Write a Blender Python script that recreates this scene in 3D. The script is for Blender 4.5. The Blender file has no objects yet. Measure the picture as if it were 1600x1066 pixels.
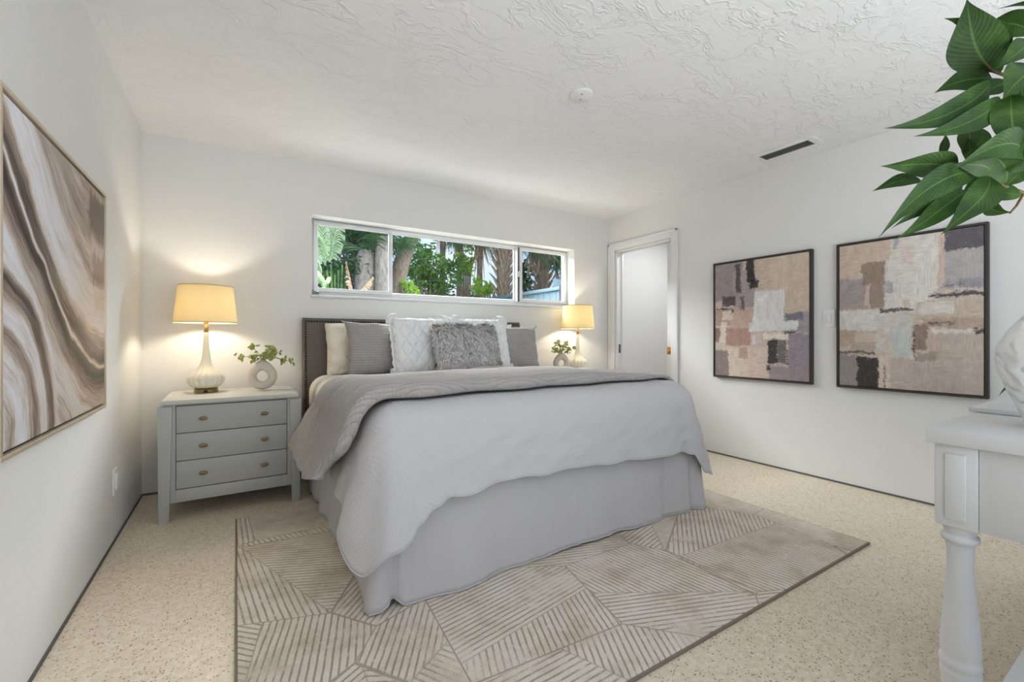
import bpy, bmesh, math, random
import numpy as np
from mathutils import Vector, Matrix, noise as mnoise

random.seed(7)
SC = bpy.context.scene
COL = SC.collection
PI = math.pi

# ------------------------------------------------------------------ camera, sky, light, exposure
F_PX, CX, HY = 691.0, 800.0, 528.0          # focal length and horizon of the photo (1600 x 1066)
YAW = math.radians(31.9)
CAM = Vector((0.539, -3.812, 1.055))
cam_d = bpy.data.cameras.new('camera')
cam_d.sensor_width = 36.0
cam_d.lens = F_PX * 36.0 / 1600.0
cam_d.shift_y = -5.0 / 1600.0
cam_d.clip_start = 0.01
cam_o = bpy.data.objects.new('camera', cam_d)
COL.objects.link(cam_o)
cam_o.location = CAM
cam_o.rotation_euler = (PI / 2, 0, -YAW)
SC.camera = cam_o

world = bpy.data.worlds.new('sky')
SC.world = world
world.use_nodes = True
wn = world.node_tree.nodes
wl = world.node_tree.links
wn.clear()
w_out = wn.new('ShaderNodeOutputWorld')
w_bg = wn.new('ShaderNodeBackground')
w_co = wn.new('ShaderNodeTexCoord')
w_no = wn.new('ShaderNodeTexNoise')
w_no.inputs['Scale'].default_value = 3.0
w_no.inputs['Detail'].default_value = 5.0
w_rp = wn.new('ShaderNodeValToRGB')
w_rp.color_ramp.elements[0].position = 0.40
w_rp.color_ramp.elements[0].color = (0.40, 0.60, 0.92, 1)
w_rp.color_ramp.elements[1].position = 0.68
w_rp.color_ramp.elements[1].color = (0.88, 0.93, 1.0, 1)
wl.new(w_co.outputs['Generated'], w_no.inputs['Vector'])
wl.new(w_no.outputs['Fac'], w_rp.inputs['Fac'])
wl.new(w_rp.outputs['Color'], w_bg.inputs['Color'])
w_bg.inputs['Strength'].default_value = 1.1
wl.new(w_bg.outputs['Background'], w_out.inputs['Surface'])

def lamp(name, kind, loc, energy, color, **kw):
    d = bpy.data.lights.new(name, kind)
    d.energy = energy
    d.color = color
    for k, v in kw.items():
        setattr(d, k, v)
    o = bpy.data.objects.new(name, d)
    COL.objects.link(o)
    o.location = loc
    return o

sun = lamp('sun', 'SUN', (0, 0, 8), 5.0, (1.0, 0.96, 0.88), angle=math.radians(1.0))
sun.rotation_euler = Vector((-0.55, 0.08, -0.72)).to_track_quat('-Z', 'Y').to_euler()
# added fill lamp at an assumed window behind the photographer
fill_front = lamp('added_fill_front', 'AREA', (2.0, -4.66, 1.45), 2.5, (1.0, 0.995, 0.985), shape='RECTANGLE', size=3.3, size_y=1.9)
fill_front.rotation_euler = (PI / 2, 0, 0)
# second added lamp there, aimed up to brighten the ceiling
fill_up = lamp('added_fill_up', 'AREA', (1.6, -4.60, 0.95), 39, (1.0, 0.995, 0.985), shape='RECTANGLE', size=3.0, size_y=0.8)
fill_up.rotation_euler = Vector((-0.05, 0.44, 0.90)).to_track_quat('-Z', 'Y').to_euler()
# daylight through the strip window over the bed
day2 = lamp('daylight_back', 'AREA', (2.39, 1.5, 2.75), 265, (0.97, 0.99, 1.0), shape='RECTANGLE', size=4.2, size_y=0.6)
day2.rotation_euler = Vector((0, -0.82, -0.57)).to_track_quat('-Z', 'Y').to_euler()
# unseen lamp added below the strip window to brighten the ceiling near it
fill_ceiling = lamp('added_fill_ceiling', 'AREA', (2.39, 1.3, 0.55), 26, (1.0, 1.0, 0.97), shape='RECTANGLE', size=3.0, size_y=0.9)
fill_ceiling.rotation_euler = Vector((0, -0.62, 0.78)).to_track_quat('-Z', 'Y').to_euler()
# ceiling lamp of the hallway beyond the pocket door
hall = lamp('hallway_ceiling_light', 'AREA', (4.95, -0.75, 2.38), 9, (1.0, 1.0, 1.0), shape='DISK', size=0.5)

SC.view_settings.view_transform = 'Standard'
SC.view_settings.look = 'None'
SC.view_settings.gamma = 1.0
SC.view_settings.use_curve_mapping = False
SC.view_settings.exposure = 0.22

# ------------------------------------------------------------------ small helpers
def at(px, py, t):
    """point at depth t along the view ray of a photo pixel"""
    r = Vector((math.cos(YAW), -math.sin(YAW), 0))
    f = Vector((math.sin(YAW), math.cos(YAW), 0))
    return CAM + (f + r * ((px - CX) / F_PX) + Vector((0, 0, 1)) * ((HY - py) / F_PX)) * t

def lin(r, g, b):
    def c(v):
        v /= 255.0
        return v / 12.92 if v <= 0.04045 else ((v + 0.055) / 1.055) ** 2.4
    return (c(r), c(g), c(b), 1.0)

class NT:
    """terse node building"""
    def __init__(self, name):
        self.m = bpy.data.materials.new(name)
        self.m.use_nodes = True
        self.t = self.m.node_tree
        self.t.nodes.clear()
        self.out = self.n('ShaderNodeOutputMaterial')
        self.b = self.n('ShaderNodeBsdfPrincipled')
        self.l(self.b.outputs['BSDF'], self.out.inputs['Surface'])
        self._obj = None
    def n(self, k, **kw):
        x = self.t.nodes.new(k)
        for a, v in kw.items():
            setattr(x, a, v)
        return x
    def l(self, a, b):
        self.t.links.new(a, b)
    def put(self, sock, v):
        if isinstance(v, bpy.types.NodeSocket):
            self.l(v, sock)
        elif v is not None:
            sock.default_value = v
    def obj(self):
        if self._obj is None:
            self._obj = self.n('ShaderNodeTexCoord').outputs['Object']
        return self._obj
    def pos(self):
        return self.n('ShaderNodeNewGeometry').outputs['Position']
    def math(self, op, a, b=None, c=None, clamp=False):
        x = self.n('ShaderNodeMath', operation=op, use_clamp=clamp)
        self.put(x.inputs[0], a)
        if b is not None: self.put(x.inputs[1], b)
        if c is not None: self.put(x.inputs[2], c)
        return x.outputs[0]
    def vmath(self, op, a, b=None):
        x = self.n('ShaderNodeVectorMath', operation=op)
        self.put(x.inputs[0], a)
        if b is not None:
            self.put(x.inputs[3] if op == 'SCALE' else x.inputs[1], b)
        return x.outputs['Value'] if op in ('DOT_PRODUCT', 'LENGTH', 'DISTANCE') else x.outputs[0]
    def sep(self, v):
        x = self.n('ShaderNodeSeparateXYZ')
        self.l(v, x.inputs[0])
        return x.outputs
    def comb(self, a=0.0, b=0.0, c=0.0):
        x = self.n('ShaderNodeCombineXYZ')
        for i, v in enumerate((a, b, c)):
            self.put(x.inputs[i], v)
        return x.outputs[0]
    def noise(self, vec, scale, detail=3.0, rough=0.5, dist=0.0, col=False):
        x = self.n('ShaderNodeTexNoise')
        self.put(x.inputs['Vector'], vec)
        x.inputs['Scale'].default_value = scale
        x.inputs['Detail'].default_value = detail
        x.inputs['Roughness'].default_value = rough
        x.inputs['Distortion'].default_value = dist
        return x.outputs['Color' if col else 'Fac']
    def vor(self, vec, scale, feature='F1', out='Distance', rnd=1.0):
        x = self.n('ShaderNodeTexVoronoi', feature=feature)
        self.put(x.inputs['Vector'], vec)
        x.inputs['Scale'].default_value = scale
        x.inputs['Randomness'].default_value = rnd
        return x.outputs[out]
    def white(self, vec):
        x = self.n('ShaderNodeTexWhiteNoise', noise_dimensions='3D')
        self.l(vec, x.inputs['Vector'])
        return x.outputs['Value']
    def ramp(self, fac, stops, interp='LINEAR'):
        x = self.n('ShaderNodeValToRGB')
        cr = x.color_ramp
        cr.interpolation = interp
        while len(cr.elements) < len(stops):
            cr.elements.new(0.5)
        for e, (p, c) in zip(cr.elements, stops):
            e.position = p
            e.color = c if len(c) == 4 else (*c, 1)
        self.put(x.inputs['Fac'], fac)
        return x.outputs['Color']
    def sstep(self, v, a, b, x0=0.0, x1=1.0):
        x = self.n('ShaderNodeMapRange', interpolation_type='SMOOTHSTEP')
        self.put(x.inputs['Value'], v)
        x.inputs['From Min'].default_value = a
        x.inputs['From Max'].default_value = b
        x.inputs['To Min'].default_value = x0
        x.inputs['To Max'].default_value = x1
        return x.outputs['Result']
    def mix(self, fac, a, b, mode='MIX'):
        x = self.n('ShaderNodeMix', data_type='RGBA', blend_type=mode)
        self.put(x.inputs[0], fac)
        self.put(x.inputs[6], a)
        self.put(x.inputs[7], b)
        return x.outputs[2]
    def bump(self, h, strength=0.3, dist=0.01, prev=None):
        x = self.n('ShaderNodeBump')
        x.inputs['Strength'].default_value = strength
        x.inputs['Distance'].default_value = dist
        self.l(h, x.inputs['Height'])
        if prev is not None:
            self.l(prev, x.inputs['Normal'])
        return x.outputs['Normal']
    def fin(self, color=None, rough=0.6, normal=None, metal=0.0, spec=0.5, **kw):
        self.put(self.b.inputs['Base Color'], color)
        self.put(self.b.inputs['Roughness'], rough)
        self.b.inputs['Metallic'].default_value = metal
        self.b.inputs['Specular IOR Level'].default_value = spec
        if normal is not None:
            self.l(normal, self.b.inputs['Normal'])
        for k, v in kw.items():
            self.put(self.b.inputs[k], v)
        return self.m

class G:
    """a growing mesh"""
    def __init__(self):
        self.v = []
        self.f = []
    def add(self, vs, fs):
        o = len(self.v)
        self.v.extend([tuple(p) for p in vs])
        self.f.extend([tuple(i + o for i in q) for q in fs])
        return self
    def box(self, x0, x1, y0, y1, z0, z1, r=0.0, seg=2, taper=None):
        bm = bmesh.new()
        bmesh.ops.create_cube(bm, size=1.0)
        for v in bm.verts:
            v.co = Vector((x0 if v.co.x < 0 else x1, y0 if v.co.y < 0 else y1, z0 if v.co.z < 0 else z1))
        if taper:
            taper(bm)
        if r > 0:
            bmesh.ops.bevel(bm, geom=bm.edges[:], offset=r, segments=seg, affect='EDGES', profile=0.5)
        bm.verts.index_update()
        self.add([v.co.copy() for v in bm.verts], [[v.index for v in f.verts] for f in bm.faces])
        bm.free()
        return self
    def lathe(self, prof, c=(0, 0, 0), n=40, rib=None, cap=True, twist=0.0):
        """prof: list of (radius, z); rib(angle, z) multiplies the radius"""
        vs, fs = [], []
        for r, z in prof:
            for i in range(n):
                a = 2 * PI * i / n + twist
                q = r * (rib(a, z) if rib else 1.0)
                vs.append((c[0] + q * math.cos(a), c[1] + q * math.sin(a), c[2] + z))
        m = len(prof)
        for j in range(m - 1):
            for i in range(n):
                k = (i + 1) % n
                fs.append((j * n + i, j * n + k, (j + 1) * n + k, (j + 1) * n + i))
        if cap:
            fs.append(tuple(range(n - 1, -1, -1)))
            fs.append(tuple((m - 1) * n + i for i in range(n)))
        return self.add(vs, fs)
    def tube(self, pts, rad, n=8, cap=True):
        pts = [Vector(p) for p in pts]
        if not hasattr(rad, '__len__'):
            rad = [rad] * len(pts)
        vs, fs = [], []
        prev = None
        for i, p in enumerate(pts):
            d = (pts[min(i + 1, len(pts) - 1)] - pts[max(i - 1, 0)]).normalized()
            if prev is None:
                a = d.orthogonal().normalized()
            else:
                a = (prev - d * prev.dot(d)).normalized()
            prev = a
            b = d.cross(a)
            for k in range(n):
                t = 2 * PI * k / n
                vs.append(p + (a * math.cos(t) + b * math.sin(t)) * rad[i])
        for i in range(len(pts) - 1):
            for k in range(n):
                q = (k + 1) % n
                fs.append((i * n + k, i * n + q, (i + 1) * n + q, (i + 1) * n + k))
        if cap:
            fs.append(tuple(range(n - 1, -1, -1)))
            fs.append(tuple((len(pts) - 1) * n + k for k in range(n)))
        return self.add(vs, fs)
    def grid(self, rows, close=False):
        """rows of equal-length point lists"""
        n = len(rows[0])
        vs = [p for r in rows for p in r]
        fs = []
        for j in range(len(rows) - 1):
            for i in range(n if close else n - 1):
                k = (i + 1) % n
                fs.append((j * n + i, j * n + k, (j + 1) * n + k, (j + 1) * n + i))
        return self.add(vs, fs)
    def build(self, name, mat, root=None, parent=None, smooth=True, solid=None, angle=35):
        """root: the thing's Empty (vertices are given in world space); parent: root or one of its parts"""
        off = Vector(root.location) if root is not None else Vector((0, 0, 0))
        me = bpy.data.meshes.new(name)
        me.from_pydata([(p[0] - off.x, p[1] - off.y, p[2] - off.z) for p in self.v], [], self.f)
        bm = bmesh.new()
        bm.from_mesh(me)
        bmesh.ops.recalc_face_normals(bm, faces=bm.faces[:])
        bm.to_mesh(me)
        bm.free()
        me.materials.append(mat)
        if smooth:
            me.polygons.foreach_set('use_smooth', [True] * len(me.polygons))
            try:
                me.set_sharp_from_angle(angle=math.radians(angle))
            except Exception:
                pass
        me.update()
        o = bpy.data.objects.new(name, me)
        COL.objects.link(o)
        if root is not None:
            o.parent = parent if parent is not None else root
        if solid:
            md = o.modifiers.new('thickness', 'SOLIDIFY')
            md.thickness = solid
            md.offset = 0.0
        return o

def thing(name, label, cat, loc=(0, 0, 0), group=None):
    o = bpy.data.objects.new(name, None)
    o.empty_display_size = 0.1
    COL.objects.link(o)
    o.location = loc
    return tag(o, label, cat, group)

def tag(o, label, cat, group=None, kind=None):
    o['label'] = label
    o['category'] = cat
    if group: o['group'] = group
    if kind: o['kind'] = kind
    return o

def struct(o, label=None):
    o['kind'] = 'structure'
    if label: o['label'] = label
    return o

def copy_tree(o, parent=None, loc=None):
    c = o.copy()
    COL.objects.link(c)
    c.parent = parent
    if loc is not None:
        c.location = loc
    for ch in list(o.children):
        copy_tree(ch, c)
    return c

def smooth01(x):
    x = min(max(x, 0.0), 1.0)
    return x * x * (3 - 2 * x)

def keyed(keys, x):
    """smooth interpolation through (x, value...) keys"""
    if x <= keys[0][0]: return keys[0][1:]
    for a, b in zip(keys, keys[1:]):
        if x <= b[0]:
            t = smooth01((x - a[0]) / (b[0] - a[0]))
            return tuple(p + (q - p) * t for p, q in zip(a[1:], b[1:]))
    return keys[-1][1:]

def nz(x, y, z=0.0):
    return mnoise.noise(Vector((x, y, z)))

# ------------------------------------------------------------------ materials
def plain(name, rgb, rough=0.6, spec=0.4, metal=0.0, bump=None):
    t = NT(name)
    nrm = None
    if bump:
        nrm = t.bump(t.noise(t.obj(), bump[0], 4.0, 0.6), bump[1], bump[2])
    return t.fin(lin(*rgb), rough, nrm, metal, spec)

def mat_wall():
    t = NT('wall_paint')
    p = t.pos()
    n1 = t.noise(p, 55, 4, 0.6)
    n2 = t.noise(p, 9, 3, 0.5)
    h = t.math('ADD', n1, t.math('MULTIPLY', n2, 0.6))
    return t.fin(lin(232, 231, 227), 0.75, t.bump(h, 0.22, 0.004), spec=0.25)

def mat_ceiling():
    t = NT('ceiling_plaster')
    p = t.pos()
    warp = t.noise(p, 3.0, 3, 0.6, col=True)
    q = t.vmath('ADD', t.vmath('MULTIPLY', p, (1.0, 1.9, 1.0)), t.vmath('SCALE', warp, 0.35))
    n = t.noise(q, 3.4, 4, 0.58, 0.6)
    ridge = t.math('SUBTRACT', 1.0, t.math('MULTIPLY', t.math('ABSOLUTE', t.math('SUBTRACT', n, 0.5)), 34.0), clamp=True)
    gate = t.sstep(t.noise(p, 2.4, 3, 0.6), 0.34, 0.52)
    plate = t.sstep(t.noise(q, 9.0, 4, 0.55, 0.8), 0.50, 0.56)
    h = t.math('ADD', t.math('MULTIPLY', ridge, gate), t.math('MULTIPLY', plate, t.math('MULTIPLY', gate, 0.5)))
    h = t.math('ADD', h, t.math('MULTIPLY', t.noise(p, 60, 3, 0.6), 0.15))
    # the trowel texture is smoothed out in the strip along the window wall
    return t.fin(lin(241, 241, 240), 0.8, t.bump(h, 0.52, 0.006), spec=0.2)

def mat_terrazzo():
    t = NT('terrazzo')
    p = t.vmath('MULTIPLY', t.pos(), (1, 1, 0))
    base = t.ramp(t.noise(p, 2.2, 5, 0.6), [(0.3, lin(222, 206, 180)), (0.7, lin(236, 225, 206))])
    patch = t.ramp(t.noise(p, 38, 4, 0.6), [(0.35, lin(208, 186, 156)), (0.65, lin(240, 230, 212))])
    c = t.mix(0.5, base, patch)
    # chips
    for sc, lo, hi, col, cut in ((95, 0.26, 0.34, (244, 236, 220), 0.58), (80, 0.20, 0.30, (166, 120, 74), 0.70),
                                 (105, 0.22, 0.32, (112, 88, 66), 0.78), (84, 0.20, 0.28, (84, 66, 52), 0.90)):
        off = t.vmath('ADD', p, (sc * 0.13, sc * 0.07, 0))
        off = t.vmath('ADD', off, t.vmath('SCALE', t.noise(p, 90, 2, 0.5, col=True), 0.008))
        v = t.n('ShaderNodeTexVoronoi')
        t.l(off, v.inputs['Vector'])
        v.inputs['Scale'].default_value = sc
        m = t.math('MULTIPLY', t.sstep(v.outputs['Distance'], hi, lo), t.math('GREATER_THAN', t.sep(v.outputs['Color'])[0], cut))
        c = t.mix(t.math('MULTIPLY', m, 0.85), c, lin(*col))
    rough = t.sstep(t.noise(p, 12, 3, 0.5), 0.3, 0.7, 0.28, 0.42)
    return t.fin(c, rough, t.bump(t.noise(p, 70, 3, 0.5), 0.04, 0.002), spec=0.4)

def mat_rug():
    t = NT('carved_rug_pile')
    p = t.vmath('ADD', t.vmath('MULTIPLY', t.obj(), (1, 1, 0)), (9.77, 4.45, 0))
    SCL = 1.75
    cellc = t.vor(p, SCL, 'F1', 'Color', 0.9)
    cs = t.sep(cellc)
    # every polygon is halved again and each half carries its own line direction
    cp = t.n('ShaderNodeTexVoronoi', feature='F1')
    t.l(p, cp.inputs['Vector'])
    cp.inputs['Scale'].default_value = SCL
    cp.inputs['Randomness'].default_value = 0.9
    rel = t.sep(t.vmath('SUBTRACT', p, cp.outputs['Position']))
    a0 = t.math('MULTIPLY', cs[1], 6.283)
    d = t.math('ADD', t.math('MULTIPLY', rel[0], t.math('COSINE', a0)), t.math('MULTIPLY', rel[1], t.math('SINE', a0)))
    side = t.math('GREATER_THAN', d, 0.0)
    ang = t.math('ADD', t.math('MULTIPLY', cs[0], 3.1416), t.math('MULTIPLY', side, 1.05))
    ps = t.sep(p)
    proj = t.math('ADD', t.math('MULTIPLY', ps[0], t.math('COSINE', ang)), t.math('MULTIPLY', ps[1], t.math('SINE', ang)))
    w = t.noise(p, 14, 3, 0.6)
    proj = t.math('ADD', proj, t.math('MULTIPLY', w, 0.006))
    st = t.math('FRACT', t.math('MULTIPLY', proj, 1.0 / 0.0235))
    line = t.sstep(t.math('ABSOLUTE', t.math('SUBTRACT', st, 0.5)), 0.20, 0.07)
    edge_d = t.sstep(t.math('ABSOLUTE', d), 0.004, 0.0015)
    edge = t.math('MAXIMUM', t.math('MULTIPLY', edge_d, 0.6), t.sstep(t.vor(p, SCL, 'DISTANCE_TO_EDGE', 'Distance', 0.9), 0.0055, 0.002))
    worn = t.sstep(t.noise(p, 3.4, 5, 0.65), 0.30, 0.50)
    worn2 = t.sstep(t.noise(p, 22, 4, 0.6), 0.25, 0.5)
    groove = t.math('MAXIMUM', t.math('MULTIPLY', line, t.math('MULTIPLY', worn, worn2)), t.math('MULTIPLY', edge, 0.9))
    pile = t.ramp(t.noise(p, 5.0, 6, 0.65), [(0.30, lin(200, 186, 168)), (0.5, lin(230, 218, 202)), (0.72, lin(238, 231, 219))])  # low end darkened: shadow patches put into the pile colour
    fib = t.ramp(t.noise(p, 160, 3, 0.7), [(0.2, (0.78, 0.78, 0.78, 1)), (0.8, (1.1, 1.1, 1.1, 1))])
    c = t.mix(1.0, pile, fib, 'MULTIPLY')
    c = t.mix(t.math('MULTIPLY', groove, 0.66), c, lin(130, 117, 101))
    h = t.math('SUBTRACT', t.math('MULTIPLY', t.noise(p, 180, 2, 0.6), 0.35), groove)
    return t.fin(c, 0.95, t.bump(h, 0.5, 0.004), spec=0.1)

def mat_coverlet():
    t = NT('white_matelasse')
    p = t.obj()
    warp = t.noise(p, 2.6, 2, 0.5, col=True)
    q = t.vmath('ADD', p, t.vmath('SCALE', warp, 0.22))
    # bands of fine stitched lines that change direction block by block
    cell = t.vor(q, 4.5, 'F1', 'Color')
    a = t.math('MULTIPLY', t.sep(cell)[0], 6.28)
    s = t.sep(q)
    pr = t.math('ADD', t.math('MULTIPLY', t.math('ADD', s[0], t.math('MULTIPLY', s[1], 0.6)), t.math('COSINE', a)), t.math('MULTIPLY', t.math('SUBTRACT', s[2], t.math('MULTIPLY', s[1], 0.4)), t.math('SINE', a)))
    st = t.math('SINE', t.math('MULTIPLY', pr, 520.0))
    fine = t.noise(p, 150, 3, 0.6)
    h = t.math('ADD', t.math('MULTIPLY', st, 0.30), fine)
    n1 = t.bump(h, 0.32, 0.003)
    crease = t.noise(t.vmath('MULTIPLY', q, (1.0, 1.0, 0.5)), 7, 4, 0.55, 0.8)
    return t.fin(lin(202, 200, 201), 0.9, t.bump(crease, 0.28, 0.03, n1), spec=0.15)

def mat_cloth(name, rgb, weave=220, wrinkle=6.0, ws=0.25, rough=0.9):
    t = NT(name)
    p = t.obj()
    n1 = t.bump(t.noise(p, weave, 2, 0.6), 0.25, 0.002)
    c = t.mix(0.25, lin(*rgb), t.ramp(t.noise(p, weave * 0.6, 3, 0.7), [(0.3, lin(*[v * 0.78 for v in rgb])), (0.7, lin(*[min(255, v * 1.12) for v in rgb]))]))
    return t.fin(c, rough, t.bump(t.noise(p, wrinkle, 4, 0.55, 0.7), ws, 0.03, n1), spec=0.15)

def mat_quilted(name, rgb, rows, amp=0.5, axis=2, cross=None, wrinkle=0.15, skew=0.0):
    """cloth with stitched channel rows along one axis, broken into small puffs"""
    t = NT(name)
    p = t.obj()
    w = t.vmath('ADD', p, t.vmath('SCALE', t.noise(p, 9, 3, 0.6, col=True), 0.012))
    s = t.sep(w)
    a = t.math('ABSOLUTE', t.math('SINE', t.math('MULTIPLY', t.math('ADD', s[axis], t.math('MULTIPLY', s[2], skew)), PI * rows)))
    h = t.math('POWER', a, 0.45)
    if cross:
        b = t.math('ABSOLUTE', t.math('SINE', t.math('ADD', t.math('MULTIPLY', s[cross[0]], PI * cross[1]), t.math('MULTIPLY', t.noise(p, 20, 2, 0.5), 1.2))))
        h = t.math('MULTIPLY', h, t.sstep(b, 0.0, 0.45, 0.70, 1.0))
    n1 = t.bump(h, amp, 0.009)
    c = t.mix(t.sstep(h, 0.15, 0.75, 0.26, 0.0), lin(*rgb), lin(*[v * 0.72 for v in rgb]))  # stitch channels darkened in the colour, standing in for their shade
    c = t.mix(0.3, c, t.ramp(t.noise(p, 130, 3, 0.7), [(0.3, lin(*[v * 0.8 for v in rgb])), (0.7, lin(*[min(255, v * 1.1) for v in rgb]))]))
    return t.fin(c, 0.92, t.bump(t.noise(p, 8, 4, 0.55, 0.6), wrinkle, 0.03, n1), spec=0.12)

def mat_diamond(name, rgb, rows):
    t = NT(name)
    p = t.obj()
    w = t.vmath('ADD', p, t.vmath('SCALE', t.noise(p, 7, 3, 0.6, col=True), 0.02))
    s = t.sep(w)
    a = t.math('ADD', s[0], t.math('MULTIPLY', s[2], 0.75))
    b = t.math('SUBTRACT', s[0], t.math('MULTIPLY', s[2], 0.75))
    ha = t.math('POWER', t.math('ABSOLUTE', t.math('SINE', t.math('MULTIPLY', a, PI * rows))), 0.5)
    hb = t.math('POWER', t.math('ABSOLUTE', t.math('SINE', t.math('MULTIPLY', b, PI * rows))), 0.5)
    h = t.math('MULTIPLY', ha, hb)
    n1 = t.bump(h, 0.75, 0.012)
    return t.fin(lin(*rgb), 0.9, t.bump(t.noise(p, 45, 3, 0.6), 0.2, 0.006, n1), spec=0.15)

def mat_shade():
    t = NT('lamp_shade_linen')
    d = t.n('ShaderNodeBsdfDiffuse')
    tr = t.n('ShaderNodeBsdfTranslucent')
    c = t.mix(0.3, lin(246, 226, 178), t.ramp(t.noise(t.vmath('MULTIPLY', t.obj(), (1, 1, 4)), 180, 2, 0.6), [(0.3, lin(236, 212, 160)), (0.7, lin(250, 234, 192))]))
    t.l(c, d.inputs['Color'])
    t.l(t.mix(1.0, c, (1.0, 0.86, 0.55, 1), 'MULTIPLY'), tr.inputs['Color'])
    m = t.n('ShaderNodeMixShader')
    m.inputs[0].default_value = 0.066
    t.l(d.outputs[0], m.inputs[1])
    t.l(tr.outputs[0], m.inputs[2])
    t.l(m.outputs[0], t.out.inputs['Surface'])
    return t.m

def mat_glass():
    t = NT('window_glass')
    a = t.n('ShaderNodeBsdfTransparent')
    a.inputs['Color'].default_value = (0.97, 0.985, 0.98, 1)
    g = t.n('ShaderNodeBsdfGlossy')
    g.inputs['Roughness'].default_value = 0.02
    m = t.n('ShaderNodeMixShader')
    m.inputs[0].default_value = 0.015
    t.l(a.outputs[0], m.inputs[1])
    t.l(g.outputs[0], m.inputs[2])
    t.l(m.outputs[0], t.out.inputs['Surface'])
    return t.m

def mat_leaf(name, dark, light, scale=30, trans=0.25, rough=0.4):
    t = NT(name)
    c = t.ramp(t.noise(t.obj(), scale, 4, 0.65), [(0.3, lin(*dark)), (0.7, lin(*light))])
    t.fin(c, rough, None, spec=0.4)
    if trans > 0:
        tr = t.n('ShaderNodeBsdfTranslucent')
        t.l(c, tr.inputs['Color'])
        m = t.n('ShaderNodeMixShader')
        m.inputs[0].default_value = trans
        t.l(t.b.outputs[0], m.inputs[1])
        t.l(tr.outputs[0], m.inputs[2])
        t.l(m.outputs[0], t.out.inputs['Surface'])
    return t.m

def mat_bark(name, a, b, rings=0.0):
    t = NT(name)
    p = t.obj()
    n = t.noise(t.vmath('MULTIPLY', p, (1, 1, 0.35)), 26, 5, 0.7, 0.5)
    h = n
    if rings:
        h = t.math('ADD', n, t.math('MULTIPLY', t.math('SINE', t.math('ADD', t.math('MULTIPLY', t.sep(p)[2], rings), t.math('MULTIPLY', n, 4.0))), 0.25))
    return t.fin(t.ramp(h, [(0.3, lin(*a)), (0.7, lin(*b))]), 0.95, t.bump(h, 0.8, 0.03), spec=0.1)

def mat_blocks(name, base, patches, ux, W, H, seed):
    """abstract block painting: ux = axis-sign along the width in object space"""
    t = NT(name)
    o = t.obj()
    s = t.sep(o)
    u = t.math('ADD', t.math('MULTIPLY', s[1], ux / W), 0.5)
    v = t.math('SUBTRACT', 0.5, t.math('MULTIPLY', s[2], 1.0 / H))
    uv = t.comb(u, v, seed)
    w1 = t.sep(t.noise(uv, 7.0, 5, 0.7, col=True))
    w2 = t.sep(t.noise(uv, 38.0, 4, 0.7, col=True))
    u2 = t.math('ADD', u, t.math('ADD', t.math('MULTIPLY', t.math('SUBTRACT', w1[0], 0.5), 0.09), t.math('MULTIPLY', t.math('SUBTRACT', w2[0], 0.5), 0.045)))
    v2 = t.math('ADD', v, t.math('ADD', t.math('MULTIPLY', t.math('SUBTRACT', w1[1], 0.5), 0.07), t.math('MULTIPLY', t.math('SUBTRACT', w2[1], 0.5), 0.040)))
    c = lin(*base)
    dry = t.noise(t.vmath('MULTIPLY', uv, (1.0, 2.6, 1.0)), 26, 5, 0.75)
    for i, (x0, y0, x1, y1, rgb) in enumerate(patches):
        du = t.math('SUBTRACT', (x1 - x0) / 2, t.math('ABSOLUTE', t.math('SUBTRACT', u2, (x0 + x1) / 2)))
        dv = t.math('SUBTRACT', (y1 - y0) / 2, t.math('ABSOLUTE', t.math('SUBTRACT', v2, (y0 + y1) / 2)))
        d = t.math('MINIMUM', du, dv)
        d = t.math('ADD', d, t.math('MULTIPLY', t.math('SUBTRACT', dry, 0.5), 0.05))
        m = t.sstep(d, -0.004, 0.012)
        c = t.mix(t.math('MULTIPLY', m, 0.93), c, lin(*rgb))
    tone = t.ramp(t.noise(uv, 16, 5, 0.7), [(0.25, (0.88, 0.87, 0.87, 1)), (0.75, (1.20, 1.19, 1.18, 1))])
    c = t.mix(0.9, c, tone, 'MULTIPLY')
    stv = t.noise(t.vmath('MULTIPLY', uv, (3.0, 26.0, 1.0)), 4.0, 4, 0.7)
    sth = t.noise(t.vmath('MULTIPLY', uv, (24.0, 3.0, 1.0)), 4.0, 4, 0.7)
    pick = t.math('GREATER_THAN', t.noise(uv, 5.0, 2, 0.5), 0.5)
    strk = t.math('ADD', t.math('MULTIPLY', stv, pick), t.math('MULTIPLY', sth, t.math('SUBTRACT', 1.0, pick)))
    c = t.mix(0.85, c, t.ramp(strk, [(0.28, (0.78, 0.77, 0.77, 1)), (0.5, (1, 1, 1, 1)), (0.72, (1.20, 1.19, 1.18, 1))]), 'MULTIPLY')
    # scraped paint showing through in small flecks
    fl = t.math('MULTIPLY', t.sstep(t.noise(t.vmath('MULTIPLY', uv, (1, 2.0, 1)), 30, 5, 0.8), 0.58, 0.66), 0.45)
    c = t.mix(fl, c, lin(214, 200, 184))
    fk = t.math('MULTIPLY', t.sstep(t.noise(t.vmath('MULTIPLY', uv, (1.0, 1.6, 1)), 22, 5, 0.8), 0.355, 0.30), 0.5)
    c = t.mix(fk, c, lin(70, 62, 62))
    hs = t.n('ShaderNodeHueSaturation')
    hs.inputs['Saturation'].default_value = 0.78
    t.l(c, hs.inputs['Color'])
    c = hs.outputs['Color']
    return t.fin(c, 0.6, t.bump(w2[2], 0.15, 0.004), spec=0.3)

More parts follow.
